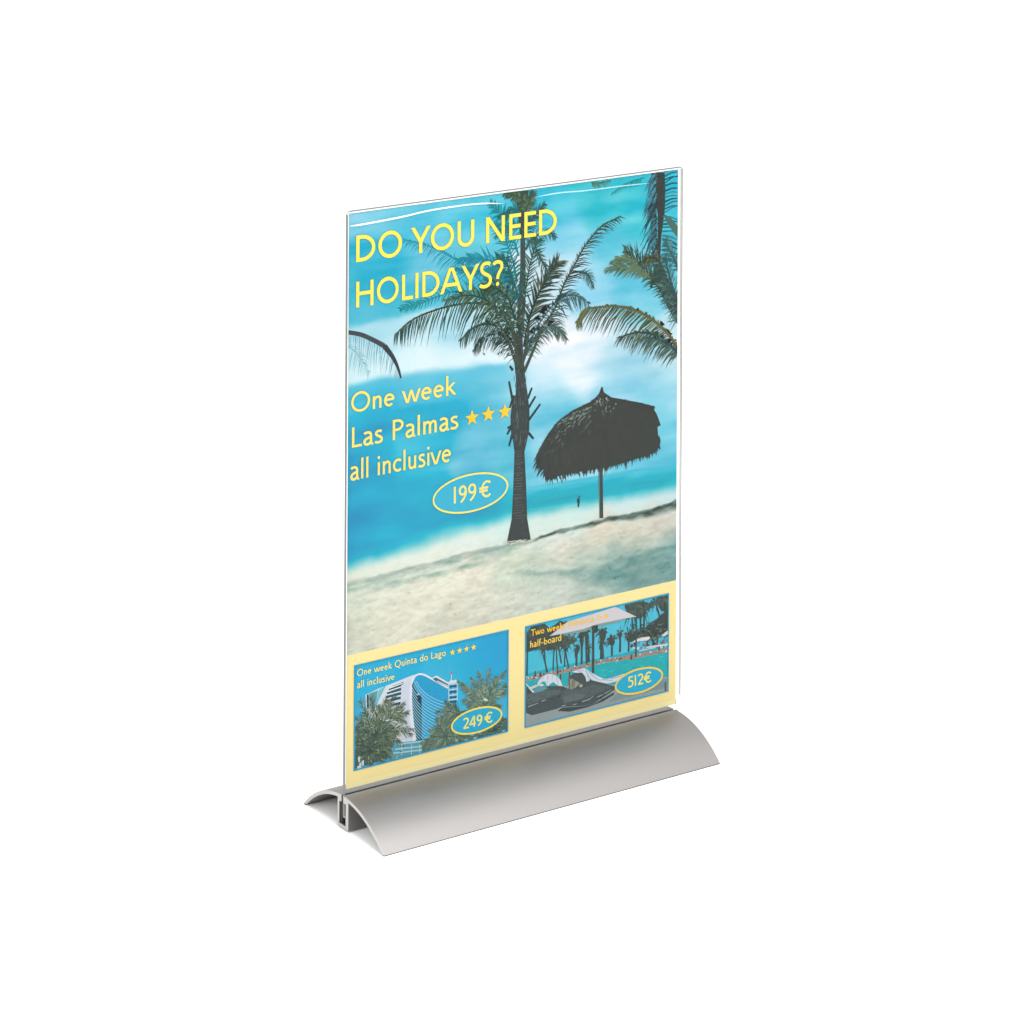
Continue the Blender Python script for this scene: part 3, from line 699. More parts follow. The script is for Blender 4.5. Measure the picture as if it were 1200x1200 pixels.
for i in range(150):     # tufts of straw that catch the light
    x = rnd.gauss(500, 105)
    if not 270 < x < 720: continue
    edge = np.interp(x, [225, 285, 332, 390, 440, 500, 545, 590, 625, 690, 760], [780, 645, 582, 532, 497, 468, 448, 412, 370, 415, 428])
    y = edge+14+abs(rnd.gauss(0, 62)); p = Q4(x, y)
    an = math.radians(212+rnd.uniform(-20, 20)) if x < 590 else math.radians(-70+rnd.uniform(-50, 30)); L_ = rnd.uniform(.7, 2.6)
    k.strip([p, (p[0]+L_*math.cos(an), p[1]+L_*math.sin(an))], rnd.uniform(.4, .9), .2, jit(mixc((88, 100, 96), (176, 192, 180), rnd.random()**.9*max(0, 1-(y-edge)/190)), .1))
for i in range(160):
    x = rnd.uniform(270, 960); e_ = np.interp(x, [225, 285, 332, 390, 440, 500, 545, 590, 690, 840, 966], [780, 645, 582, 532, 497, 468, 448, 412, 415, 440, 480]); p = Q4(x, rnd.uniform(e_+30, np.interp(x, [270, 560, 960], [850, 820, 720]))); L_ = rnd.uniform(1.5, 4)
    k.strip([p, (p[0]+rnd.uniform(-.6, .6), p[1]-L_)], .6, .15, jit((82, 85, 82) if rnd.random() < .6 else (66, 68, 66), .06))
k.end()
k.build('thatched_parasol', beach)
k = Ink(1, PR, True); k.y0 = 0.05
k.poly([(157.04,139.60), (159.95,139.46), (160.51,111.77), (157.81,112.24)], (78, 84, 84)); k.strip([(157.68,137.44), (158.02,112.63)], .5, .5, (112, 132, 134))
k.build('parasol_pole', beach)
k = Ink(1, PR, True)
k.poly([(142.90,124.61), (143.51,125.69), (144.95,125.11), (144.96,122.98), (144.36,120.28), (143.54,120.93), (143.32,122.84)], (62, 84, 88)); k.poly([(144.12,126.78), (145.15,126.60), (145.05,125.43), (144.13,125.59)], (70, 84, 84))
k.build('person_silhouette', beach)

# --- yellow band
k = Ink(0, None)
def qs(col, v0, v1, u0=0, u1=210): k.poly([(u0, v0), (u1, v0), (u1, v1), (u0, v1)], col)
qs((252, 232, 166), 0, bandtop-0.02)
qs((255, 242, 188), 0, 2.6)  # highlight of the acrylic bend, painted as a paler lower edge
band = k.build('yellow_border', poster)

# --- lettering: a light humanist sans drawn with a round-nosed pen, cap height 700
def ell(cx, cy, rx, ry, a0, a1, n=28):
    return [(cx+rx*math.cos(math.radians(a0+(a1-a0)*i/n)), cy+ry*math.sin(math.radians(a0+(a1-a0)*i/n))) for i in range(n+1)]
def bez(*P, n=14):
    out = []
    for s in range(0, len(P)-1, 3):
        a, b, c, d = [Vector(p) for p in P[s:s+4]]
        for i in range(n+1):
            if s and i == 0: continue
            t = i/n; p = a*(1-t)**3+b*3*t*(1-t)**2+c*3*t*t*(1-t)+d*t**3; out.append((p.x, p.y))
    return out
def glyph(ch, w):
    """returns (strokes, advance); a stroke is (points, closed, clip)"""
    h = w/2; A = []
    def l(*P, clip=None): A.append((list(P), False, clip))
    def c(P): A.append((P, False, None))
    def ring(cx, cy, rx, ry): A.append((ell(cx, cy, rx, ry, 0, 360, 44)[:-1], True, None))
    cap = (0, 700); xh = 450
    if ch == 'D':
        l((60+h, 0), (60+h, 700)); c([(60+h, 700-h), (230, 700-h)]+ell(230, 350, 400-h, 350-h, 90, -90, 36)+[(60+h, h)]); return A, 680
    if ch in 'OQ':
        ring(395, 350, 355-h, 362-h)
        if ch == 'Q': c(bez((395, h), (450, -60), (540, -130), (640, -110)))
        return A, 790
    if ch == 'Y': l((20, 760), (300, 300), clip=(290, 700)); l((580, 760), (300, 300), clip=(290, 700)); l((300, 0), (300, 330)); return A, 570
    if ch == 'U': c([(70+h, 700), (70+h, 260)]+ell(330, 260, 260-h, 270-h, 180, 360, 30)+[(590-h, 700)]); return A, 660
    if ch == 'N': l((70+h, 0), (70+h, 700)); l((70, 760), (660, -60), clip=cap); l((660-h, 0), (660-h, 700)); return A, 730
    if ch == 'E':
        l((70+h, 0), (70+h, 700)); 
        for y, x in ((h, 450), (360, 430), (700-h, 445)): l((70+h, y), (x, y))
        return A, 480
    if ch == 'H': l((70+h, 0), (70+h, 700)); l((630-h, 0), (630-h, 700)); l((70+h, 370), (630-h, 370)); return A, 700
    if ch == 'L': l((70+h, 0), (70+h, 700)); l((70+h, h), (430, h)); return A, 440
    if ch == 'I': l((70+h, 0), (70+h, 700)); return A, 140+w
    if ch == 'A': l((0, -60), (352, 770), clip=cap); l((690, -60), (338, 770), clip=cap); l((150, 230), (540, 230)); return A, 690
    if ch == 'T': l((10, 700-h), (570, 700-h)); l((290, 0), (290, 700)); return A, 570
    if ch == 'P': l((70+h, 0), (70+h, 700)); c([(70+h, 700-h), (240, 700-h)]+ell(240, 500, 230-h, 200-h, 90, -90, 26)+[(70+h, 300+h)]); return A, 500
    if ch == 'M': l((70+h, 0), (90+h, 700)); l((80, 770), (420, 60), clip=(90, 700)); l((760, 770), (420, 60), clip=(90, 700)); l((770-h, 0), (750-h, 700)); return A, 840
    if ch == 'S': c(bez((400, 640), (330, 690), (250, 680), (200, 665), (90, 630), (70, 470), (200, 400), (300, 340), (420, 320), (410, 180), (400, 30), (190, -10), (50, 80))); return A, 470
    if ch == '?': c(bez((40, 610), (110, 700), (330, 700), (330, 540), (330, 420), (190, 380), (185, 190))); A.append((ell(185, h*1.1, h*1.15, h*1.15, 0, 360, 16)[:-1], 'fill', None)); return A, 390
    if ch == 'n' or ch == 'h' or ch == 'm' or ch == 'r':
        top = 720 if ch == 'h' else xh
        l((60+h, 0), (60+h, top))
        if ch == 'r': c(bez((60+h, 280), (90, 420), (180, 450), (280, 400))); return A, 300
        x = 60+h; wd = 330 if ch != 'm' else 300
        for q in range(2 if ch == 'm' else 1):
            c(bez((x, 290), (x+60, 440), (x+wd-w, 470), (x+wd-w, 280))+[(x+wd-w, 0)]); x += wd-w
        return A, x+h+55
    if ch == 'u': c([(60+h, xh), (60+h, 170)]+bez((60+h, 170), (60+h, -20), (300, 0), (390-h, 150))); l((390-h, 0), (390-h, xh)); return A, 450
    if ch == 'i' or ch == 'l':
        l((60+h, 0), (60+h, xh if ch == 'i' else 720))
        if ch == 'i': A.append((ell(60+h, 615, h*1.2, h*1.2, 0, 360, 14)[:-1], 'fill', None))
        return A, 120+w
    if ch == 'e': l((70, 245), (405, 245)); c(ell(240, 225, 200-h, 232-h, 4, 312, 34)); return A, 470
    if ch == 'c': c(ell(255, 225, 215-h, 232-h, 48, 312, 30)); return A, 420
    if ch == 'o': ring(255, 225, 225-h, 232-h); return A, 510
    if ch in 'dbg':
        if ch == 'd': ring(240, 225, 205-h, 232-h); l((440-h, 0), (440-h, 720)); return A, 500
        if ch == 'b': ring(265, 225, 205-h, 232-h); l((60+h, 0), (60+h, 720)); return A, 500
        ring(215, 290, 160-h*.7, 162-h*.7); ring(220, -95, 190-h*.7, 115-h*.7); l((300, 405), (420, 425)); c(bez((130, 160), (60, 90), (150, 60), (220, 20))); return A, 450
    if ch == 'a': c(bez((75, 395), (130, 450), (330, 470), (335-h*.3, 300))+[(335-h*.3, 90)]+bez((335-h*.3, 90), (335, 30), (360, 20), (400, 40))); c(bez((335-h*.3, 255), (240, 250), (60, 220), (90, 95), (120, -30), (290, 20), (335-h*.3, 110))); return A, 430
    if ch == 's': c(bez((285, 395), (220, 430), (60, 440), (85, 320), (105, 240), (300, 230), (285, 110), (270, 0), (110, 15), (40, 60))); return A, 350
    if ch == 'w': l((5, 500), (195, -40), clip=(0, xh)); l((185, -40), (345, 480), clip=(0, xh)); l((325, 480), (490, -40), clip=(0, xh)); l((480, -40), (670, 500), clip=(0, xh)); return A, 680
    if ch == 'v': l((0, 510), (220, -40), clip=(0, xh)); l((430, 510), (210, -40), clip=(0, xh)); return A, 430
    if ch == 'k': l((60+h, 0), (60+h, 720)); l((60+h, 200), (410, 490), clip=(0, xh)); l((180, 270), (450, -50), clip=(0, xh)); return A, 440
    if ch == 't': c([(130, 560), (130, 130)]+bez((130, 130), (130, 20), (200, 10), (280, 50))); l((30, xh-h), (270, xh-h)); return A, 310
    if ch == 'f': c([(120, 0), (120, 560)]+bez((120, 560), (125, 690), (200, 700), (290, 670))); l((20, xh-h), (260, xh-h)); return A, 280
    if ch == '-': l((30, 240), (260, 240)); return A, 300
    if ch == '1': l((90+h, 0), (90+h, 700)); return A, 200+w
    if ch == '9': ring(235, 480, 195-h, 215-h); c(bez((430-h, 480), (430, 280), (300, 90), (140, 0))); return A, 470
    if ch == '2': c(bez((60, 580), (110, 710), (390, 710), (380, 500), (370, 360), (180, 200), (70, h))); l((60, h), (430, h)); return A, 470
    if ch == '4': l((345, 0), (345, 700)); l((350, 740), (20, 180), clip=(150, 700)); l((40, 180+h*.4), (450, 180+h*.4)); return A, 480
    if ch == '5': l((120, 700-h), (390, 700-h)); c([(130, 700), (105, 400)]+bez((105, 400), (260, 450), (400, 370), (395, 220), (390, 40), (190, -10), (50, 60))); return A, 450
    if ch == '€': c(ell(380, 350, 290-h, 362-h, 48, 312, 34)); l((0, 410), (440, 410)); l((0, 285), (410, 285)); return A, 560
    return A, 260
def clip_y(P, y0, y1): return clip_poly(P, (-1e9, 1e9, y0, y1))

def lettering(name, s, left, right_u, cap, wt, col, layer, parent, space=270, slant=0):
    """baseline starts at left (u, v); the line is spread to end at right_u; cap = cap height in mm"""
    k = Ink(layer, None); x = 0; items = []; xmin = None; xmax = 0
    for ch in s:
        if ch == ' ': x += space; continue
        st, adv = glyph(ch, wt)
        for P, cl, cp in st:
            xs = [p[0] for p in P]
            if cp:      # only what stays inside the clip counts for the width
                xs = [min(max(q, -5), adv+5) for q in xs]
            lo, hi = min(xs)-wt/2+x, max(xs)+wt/2+x
            xmin = lo if xmin is None else min(xmin, lo); xmax = max(xmax, hi)
        items.append((st, x)); x += adv
    sy = cap/700; sx = (right_u-left[0])/(xmax-xmin)
    tf = lambda p, x0: (left[0]+(p[0]+x0-xmin)*sx, left[1]+p[1]*sy)
    for st, x0 in items:
        for P, cl, cp in st:
            if cl == 'fill': k.poly([tf(p, x0) for p in P], col); continue
            n = len(P); w = wt
            Ls, Rs = [], []
            for i in range(n):
                a, b = (P[i-1], P[(i+1) % n]) if cl else (P[max(0, i-1)], P[min(n-1, i+1)])
                d = Vector((b[0]-a[0], b[1]-a[1])).normalized()
                m = 1
                if cl or 0 < i < n-1:
                    e = Vector((P[i][0]-P[i-1][0], P[i][1]-P[i-1][1]))
                    if e.length > 1e-6: m = 1/max(.55, abs(e.normalized().dot(d)))
                Ls.append((P[i][0]-d.y*w/2*m, P[i][1]+d.x*w/2*m)); Rs.append((P[i][0]+d.y*w/2*m, P[i][1]-d.x*w/2*m))
            for i in range(n if cl else n-1):
                j = (i+1) % n
                q = [Rs[i], Rs[j], Ls[j], Ls[i]]
                if cp: q = clip_y(q, *cp)
                if len(q) > 2: k.poly([tf(p, x0) for p in q], col, lift=False)
            k.up()
    return k.build(name, parent)

def star(center, r, col, layer, parent):
    k = Ink(layer, None)
    P = [(center[0]+(r if i % 2 == 0 else r*.42)*math.sin(math.pi*i/5), center[1]+(r if i % 2 == 0 else r*.42)*math.cos(math.pi*i/5)) for i in range(10)]
    k.poly(P, col); return k.build('star', parent)
def oval(center, rx, ry, fill, line, lw, layer):
    k = Ink(layer, None)
    if fill: k.poly([(center[0]+rx*math.cos(a), center[1]+ry*math.sin(a)) for a in [2*math.pi*i/64 for i in range(64)]], fill)
    k.strip([(center[0]+rx*math.cos(a), center[1]+ry*math.sin(a)) for a in [2*math.pi*i/72 for i in range(72)]], lw, lw, line, closed=True)
    return k.build('price_oval', poster)
def ln(p): return p[0]
YEL = (255, 233, 100); YEL2 = (252, 228, 122); GOLD = (255, 206, 70)
TL = 11
A_ = [(4.18,271.39), (4.10,285.16)]; B_ = [(128.80,275.94)]
lettering('headline_lettering', 'DO YOU NEED', A_[0], B_[0][0], A_[1][1]-A_[0][1], 100, YEL, TL, poster, 230)
A_ = [(4.32,247.90), (4.24,261.27)]; B_ = [(94.68,254.93)]
lettering('headline_lettering', 'HOLIDAYS?', A_[0], B_[0][0], A_[1][1]-A_[0][1], 100, YEL, TL, poster)
A_ = [(1.67,193.87), (1.61,204.14)]; B_ = [(65.96,193.59)]
lettering('offer_lettering', 'One week', A_[0], B_[0][0], A_[1][1]-A_[0][1], 88, YEL2, TL, poster)
A_ = [(2.24,175.76), (2.18,186.28)]; B_ = [(66.84,175.67)]
lettering('offer_lettering', 'Las Palmas', A_[0], B_[0][0], A_[1][1]-A_[0][1], 88, YEL2, TL, poster)
A_ = [(1.22,158.96), (1.16,169.47)]; B_ = [(62.57,158.59)]
lettering('offer_lettering', 'all inclusive', A_[0], B_[0][0], A_[1][1]-A_[0][1], 88, YEL2, TL, poster)
C_ = [(75.40,179.88), (85.61,180.21), (96.09,180.00)]; R_ = [(75.40,179.88), (75.37,184.29)]
for c_ in C_: star(c_, R_[1][1]-R_[0][1], GOLD, TL, poster)
C_ = [(74.84,140.16), (52.03,144.03), (98.33,136.17), (74.78,149.95)]
ov = oval(C_[0], (C_[2][0]-C_[1][0])/2, C_[3][1]-C_[0][1], (74, 180, 210), (250, 232, 120), 0.95, 9)
A_ = [(64.34,136.32), (64.29,145.09)]; B_ = [(87.61,139.91)]
lettering('price_lettering', '199 €', A_[0], B_[0][0], A_[1][1]-A_[0][1], 90, YEL2, TL, ov, 130)

# ------------------------------------------------------------------ inset picture: curved hotel among palms
I1 = [(3.92,63.04), (99.11,62.93), (99.42,8.39), (4.69,8.53)]
a0, a1 = (I1[0][0]+I1[3][0])/2, (I1[1][0]+I1[2][0])/2; b0, b1 = (I1[2][1]+I1[3][1])/2, (I1[0][1]+I1[1][1])/2
R1 = (a0, a1, b0, b1)
def framed(name, R, samples, layer):
    return grid_picture(name, R[0], R[1], lambda U: np.full_like(U, R[2]), lambda U: np.full_like(U, R[3]), 90, 60,
        lambda U, V: field(samples, U, V, 14)+fbm(U/8, V/8, 77, 3)[..., None]*np.array([14, 8, 6]), layer)
inset = framed('inset_picture', R1, [(a0, b1, 40, 172, 216), ((a0+a1)/2, b1, 36, 172, 216), (a1, b1, 0, 160, 212), (a0+8, b0+50, 70, 182, 220), ((a0+a1)/2+8, (b0+b1)/2+12, 92, 186, 218), (a1-12, (b0+b1)/2+15, 20, 168, 214), (a1-4, b0+10, 90, 180, 210), (a0, b0, 80, 176, 212)], 1)
inset['label'] = 'small picture of a curved blue hotel among palm trees'
WHT = (214, 219, 230)
k = Ink(2, R1)
k.poly([(11.31,46.32), (19.16,47.94), (28.14,49.04), (38.54,50.57), (41.73,50.70), (39.21,45.36), (38.53,37.69), (39.31,27.38), (40.84,16.13), (34.66,16.29), (31.03,18.25), (18.38,27.96), (12.97,36.85), (11.61,40.23)], WHT)
k.poly([(12.02,46.17), (13.18,46.39), (13.40,39.08), (12.24,38.55)], (44, 70, 84)); k.poly([(13.44,46.49), (18.80,47.24), (17.23,40.59), (16.71,37.22), (13.67,38.63)], (104, 158, 166))
k.poly([(19.34,47.44), (23.64,48.57), (19.19,41.73), (17.96,38.89), (16.88,40.05), (17.93,43.55)], (120, 190, 205))
for i, (p, q) in enumerate((((345, 425), (415, 398)), ((318, 447), (410, 412)), ((305, 470), (404, 436)), ((297, 494), (400, 466)), ((288, 522), (398, 496)), ((300, 556), (396, 532)), ((310, 590), (400, 570)))):
    k.strip([Q7(*p), Q7(*q)], 1.9, 2.2, (58, 96, 112)); k.strip([Q7(p[0], p[1]-9), Q7(q[0], q[1]-9)], .6, .6, (230, 232, 236))
k.poly([(32.67,46.71), (38.55,50.18), (38.71,37.66), (39.51,25.00), (40.84,15.97), (35.11,16.19), (33.23,29.46)], (206, 212, 228))
k.build('hotel_wing', inset)
k = Ink(3, R1)
k.poly([(39.75,46.81), (41.73,50.15), (45.38,49.64), (50.89,46.40), (56.42,42.75), (61.42,39.21), (61.83,32.83), (62.23,27.23), (59.30,23.14), (51.05,18.62), (45.58,15.25), (41.57,15.81), (39.67,28.09), (38.88,39.18)], (18, 160, 206))
k.poly([(39.03,45.40), (39.93,46.93), (41.59,43.62), (45.27,37.85), (45.58,15.41), (41.66,15.79), (39.77,28.07)], (56, 84, 104))
k.begin(16)
for i in range(20):
    y = 372+i*21
    pts_ = bez(Q7(474+max(0, 3-i)*8, y), Q7(510, y+70), Q7(600, y+150), Q7(722, y+165), n=12)
    lim = Q7(0, 792)[1]
    pts_ = [p for p in pts_ if True]
    yb = [Q7(470, 792), Q7(560, 775), Q7(640, 700), Q7(722, 600)]
    pts_ = [p for p in pts_ if p[1] > np.interp(p[0], [q[0] for q in yb], [q[1] for q in yb]) and p[1] < np.interp(p[0], [Q7(480, 0)[0], Q7(540, 0)[0], Q7(720, 0)[0]], [Q7(480, 390)[1], Q7(540, 352)[1], Q7(720, 446)[1]])]
    if len(pts_) > 2: k.strip(pts_, .32, .32, (150, 208, 226))
k.end()
k.strip(smooth_path([(38.70,39.22), (38.49,43.95), (39.74,47.98), (42.18,50.37), (46.29,49.69), (52.73,45.55), (61.51,39.50)], 24), 1.1, .8, (226, 228, 236))
k.strip(smooth_path([(38.67,44.69), (38.53,37.69), (39.31,27.38), (41.02,16.09)], 16), 1.6, 2.2, (222, 226, 238))
k.poly([(51.81,46.37), (53.82,47.06), (62.15,41.26), (62.16,39.69), (54.57,44.08)], (70, 110, 130)); k.strip([(51.99,46.65), (54.01,47.18), (62.15,41.58)], .7, .7, (224, 226, 230)); k.strip([(54.57,44.71), (62.15,40.16)], .5, .5, (210, 216, 222))
k.poly([(42.52,40.14), (43.79,40.66), (45.08,37.89), (45.11,33.19), (42.72,36.82)], (48, 74, 96)); k.poly([(42.34,39.71), (43.24,40.93), (44.34,39.45)], (190, 200, 206))
k.build('hotel_curved_front', inset)
k = Ink(3, R1)
k.poly([(61.59,42.01), (67.33,41.46), (67.76,31.98), (61.83,32.43)], (62, 160, 200))
for x in (720, 748, 776): k.strip([Q7(x, 402), Q7(x, 520)], .55, .55, (170, 214, 226))
for y in (408, 445, 482, 512): k.strip([Q7(716, y+4), Q7(780, y-4)], .7, .7, (176, 216, 228)); k.poly([Q7(724, y+12), Q7(772, y+6), Q7(772, y+20), Q7(724, y+26)], (50, 96, 130))
k.poly([(60.85,41.84), (63.34,43.54), (64.92,42.74), (66.40,43.07), (67.15,41.34)], (226, 222, 232)); k.strip([(63.50,47.05), (63.52,43.18)], .35, .35, (220, 224, 230)); k.poly([(63.04,47.54), (63.96,47.50), (63.97,46.56), (63.04,46.59)], (200, 70, 80))
k.build('hotel_tower', inset)
k = Ink(4, R1)
k.poly([(26.55,12.85), (31.49,17.37), (45.58,15.49), (47.90,9.51), (44.71,8.25), (36.52,8.09), (27.93,8.97)], (96, 156, 172))
for p in ([(31.04,16.53), (46.04,14.84)], [(29.25,14.28), (46.69,12.20)], [(27.90,12.55), (47.44,10.16)]): k.strip(p, .8, .8, (158, 204, 212))
for x in (405, 470, 525): k.strip([Q7(x, 812), Q7(x, 905-(x-405)*.22)], .5, .5, (168, 200, 208))
k.build('hotel_canopy', inset)
def bush(k, cen, tips, L, n, cols, w, spread=.5):
    for tp in tips:
        m = ((cen[0]+tp[0])/2+rnd.uniform(-1, 1), (cen[1]+tp[1])/2+abs(tp[0]-cen[0])*.10)
        frond(k, [cen, m, tp], L, 42, .35, n, cols, w, (1, 1), .5, None, .12, .4, .6, 6)
k = Ink(5, R1)
GC = ((66, 86, 80), (154, 162, 134))
k.poly([(4.82,30.86), (8.53,33.92), (12.99,32.20), (18.35,32.61), (23.75,29.91), (27.37,27.59), (31.00,23.70), (29.22,18.64), (24.74,14.17), (24.76,10.68), (13.13,9.75), (5.12,9.59)], (80, 100, 92))
bush(k, Q7(225, 760), [Q7(*t) for t in ((130, 520), (95, 640), (200, 505), (300, 515), (350, 500), (415, 540), (440, 600), (480, 715), (470, 745), (390, 800), (330, 870), (100, 830), (260, 560), (160, 600), (90, 740))], 6.5, 34, GC, .62)
bush(k, Q7(190, 860), [Q7(*t) for t in ((95, 780), (110, 900), (120, 960), (200, 960), (280, 930), (330, 900), (340, 820), (280, 740), (180, 720))], 5.0, 26, ((66, 86, 78), (120, 132, 106)), .8)
bush(k, Q7(330, 640), [Q7(*t) for t in ((420, 545), (440, 600), (300, 520), (240, 560), (430, 670))], 4.0, 22, ((90, 108, 92), (150, 160, 132)), .7)
k.begin(16)
for i in range(60): 
    p = Q7(rnd.uniform(95, 420), rnd.uniform(640, 950)); k.strip([p, (p[0]+rnd.uniform(-1.5, 1.5), p[1]+rnd.uniform(-1, 1.8))], .5, .2, jit((176, 184, 160) if rnd.random() < .6 else (52, 72, 70), .15))
for x, y in ((110, 900), (118, 940), (135, 925), (105, 960)): k.poly([Q7(x, y), Q7(x+16, y-8), Q7(x+14, y+30), Q7(x+4, y+34)], (196, 214, 222))
k.end()
k.build('palm_tree', inset)
k = Ink(4, R1, True); k.y0 = 0.09
k.poly([(45.59,12.75), (51.06,16.26), (56.53,23.72), (62.05,26.49), (69.46,25.71), (83.47,25.14), (91.97,20.17), (98.81,14.74), (98.85,8.35), (78.88,8.29), (60.31,7.98), (45.62,8.83)], (94, 118, 106))
k.begin(16)
for i in range(18): k.poly([Q7(x, y) for x, y in (lambda cx, cy: [(cx, cy), (cx+26, cy-8), (cx+22, cy+6), (cx+2, cy+10)])(rnd.uniform(620, 1090), rnd.uniform(720, 800))], jit((120, 186, 206), .1))
k.end()
bush(k, Q7(700, 760), [Q7(*t) for t in ((540, 800), (590, 715), (640, 640), (600, 850), (720, 850), (830, 800), (780, 690), (560, 850))], 4.5, 24, ((80, 104, 92), (150, 160, 138)), .8)
bush(k, Q7(800, 620), [Q7(*t) for t in ((690, 560), (700, 530), (650, 640), (720, 690), (860, 680), (640, 600))], 4.5, 24, ((76, 100, 90), (146, 156, 134)), .8)
bush(k, Q7(1010, 720), [Q7(*t) for t in ((1110, 640), (1110, 700), (900, 780), (1000, 760), (1080, 745))], 4.0, 22, ((60, 88, 86), (120, 140, 124)), .8)
k.build('palm_tree', inset)
k = Ink(5, R1, True); k.y0 = 0.20
bush(k, Q7(955, 565), [Q7(*t) for t in ((785, 395), (820, 440), (872, 372), (922, 332), (988, 318), (1030, 370), (1108, 318), (1112, 408), (1100, 460), (860, 560), (820, 520), (1060, 560))], 4.6, 34, ((84, 112, 104), (150, 164, 140)), .9)
k.poly([Q7(x, y) for x, y in ((945, 512), (962, 500), (985, 520), (965, 524))], (214, 214, 170))
k.build('palm_tree', inset)
def border(R, lw, col, layer, name='picture_border', parent=None):
    k = Ink(layer, None); x0, x1, y0, y1 = R; h = lw/2
    k.poly([(x0, y0), (x1, y0), (x1, y0+lw), (x0, y0+lw)], col); k.poly([(x0, y1-lw), (x1, y1-lw), (x1, y1), (x0, y1)], col)
    k.poly([(x0, y0), (x0+lw, y0), (x0+lw, y1), (x0, y1)], col); k.poly([(x1-lw, y0), (x1, y0), (x1, y1), (x1-lw, y1)], col)
    return k.build(name, parent)
border(R1, .75, (20, 164, 208), 6, parent=inset)
A_ = [(6.00,56.99), (5.97,60.54)]; B_ = [(59.76,55.28)]
lettering('offer_lettering', 'One week Quinta do Lago', A_[0], B_[0][0], A_[1][1]-A_[0][1], 96, (250, 236, 150), TL, inset, 300)
A_ = [(6.03,50.88), (6.01,54.44)]; B_ = [(28.58,50.66)]
lettering('offer_lettering', 'all inclusive', A_[0], B_[0][0], A_[1][1]-A_[0][1], 96, (250, 236, 150), TL, inset, 300)
R_ = [(63.90,57.99), (63.89,59.81)]
for c_ in [(63.90,57.92), (68.35,57.97), (72.63,57.99), (77.10,57.97)]: star(c_, R_[1][1]-R_[0][1], (255, 222, 90), TL, inset)
C_ = [(79.29,18.73), (63.74,22.03), (95.02,15.39), (79.26,25.07)]
ov = oval(C_[0], (C_[2][0]-C_[1][0])/2, C_[3][1]-C_[0][1], (40, 174, 212), (255, 226, 90), 0.9, 9)
A_ = [(70.64,15.83), (70.60,21.52)]; B_ = [(89.33,19.14)]
lettering('price_lettering', '249 €', A_[0], B_[0][0], A_[1][1]-A_[0][1], 96, YEL, TL, ov, 130)

# ------------------------------------------------------------------ inset picture: pool with loungers
I2 = [(109.57,62.77), (204.90,62.39), (204.99,7.94), (109.88,8.27)]
a0, a1 = (I2[0][0]+I2[3][0])/2, (I2[1][0]+I2[2][0])/2; b0, b1 = (I2[2][1]+I2[3][1])/2, (I2[0][1]+I2[1][1])/2
R2 = (a0, a1, b0, b1)
inset = framed('inset_picture', R2, [(a0, b1, 60, 178, 214), (a1, b1, 90, 190, 220), ((a0+a1)/2, b1, 84, 190, 220), (a0+10, (b0+b1)/2+8, 88, 192, 214), ((a0+a1)/2, (b0+b1)/2+12, 96, 194, 218), (a1-20, (b0+b1)/2+14, 90, 190, 214), (a0, b0, 80, 180, 200)], 1)
inset['label'] = 'small picture of a hotel pool with loungers and a white parasol'
SD = (76, 86, 84)
k = Ink(2, R2)
k.poly([(109.72,36.96), (130.42,36.93), (155.86,35.85), (182.76,35.20), (204.55,33.67), (204.57,28.54), (109.75,31.51)], (36, 172, 188))
k.poly([(109.73,34.72), (124.62,34.73), (142.11,34.40), (159.82,34.56), (181.76,33.27), (204.86,32.12), (204.87,29.72), (181.78,30.80), (159.83,32.77), (144.08,32.38), (125.60,32.67), (109.74,32.95)], (160, 142, 134))
k.poly([(109.74,32.95), (125.60,32.67), (144.08,32.38), (159.83,32.77), (181.78,30.80), (204.87,29.80), (204.96,14.40), (187.90,15.42), (159.89,21.19), (135.34,25.44), (109.76,28.30)], (4, 174, 182))
k.begin(16)
for i in range(70):
    x = rnd.uniform(560, 1045); y0 = np.interp(x, [560, 820, 1045], [512, 470, 428]); y = rnd.uniform(y0+4, 600); p = Q8(x, y)
    k.strip([p, (p[0]+rnd.uniform(1, 4), p[1]+rnd.uniform(-.1, .1))], .5, .2, jit((60, 196, 200) if rnd.random() < .6 else (0, 150, 166), .08))
k.end()
k.build('swimming_pool', inset)
k = Ink(3, R2)
k.begin(16)
for i in range(80):
    x = rnd.uniform(90, 1045); y = np.interp(x, [90, 240, 420, 600, 820, 1045], [606, 570, 530, 484, 450, 408])+rnd.uniform(-12, 14); p = Q8(x, y)
    c_ = rnd.choice([(70, 70, 70), (60, 60, 60), (210, 206, 206), (150, 90, 80), (110, 90, 84), (220, 220, 222)])
    s_ = rnd.uniform(.25, .6); k.poly([(p[0]-s_, p[1]-s_*.6), (p[0]+s_, p[1]-s_*.6), (p[0]+s_*.6, p[1]+s_*.8), (p[0]-s_*.5, p[1]+s_)], jit(c_, .12))
for x, y in ((155, 565), (190, 570), (305, 548), (385, 570), (325, 585), (800, 452), (985, 390)):
    p = Q8(x, y); k.poly([(p[0]-.6, p[1]-2), (p[0]+.6, p[1]-2), (p[0]+.5, p[1]+1.2), (p[0]-.5, p[1]+1.2)], (124, 76, 70))
k.end()
k.build('far_bathers', inset)
k = Ink(3, R2)
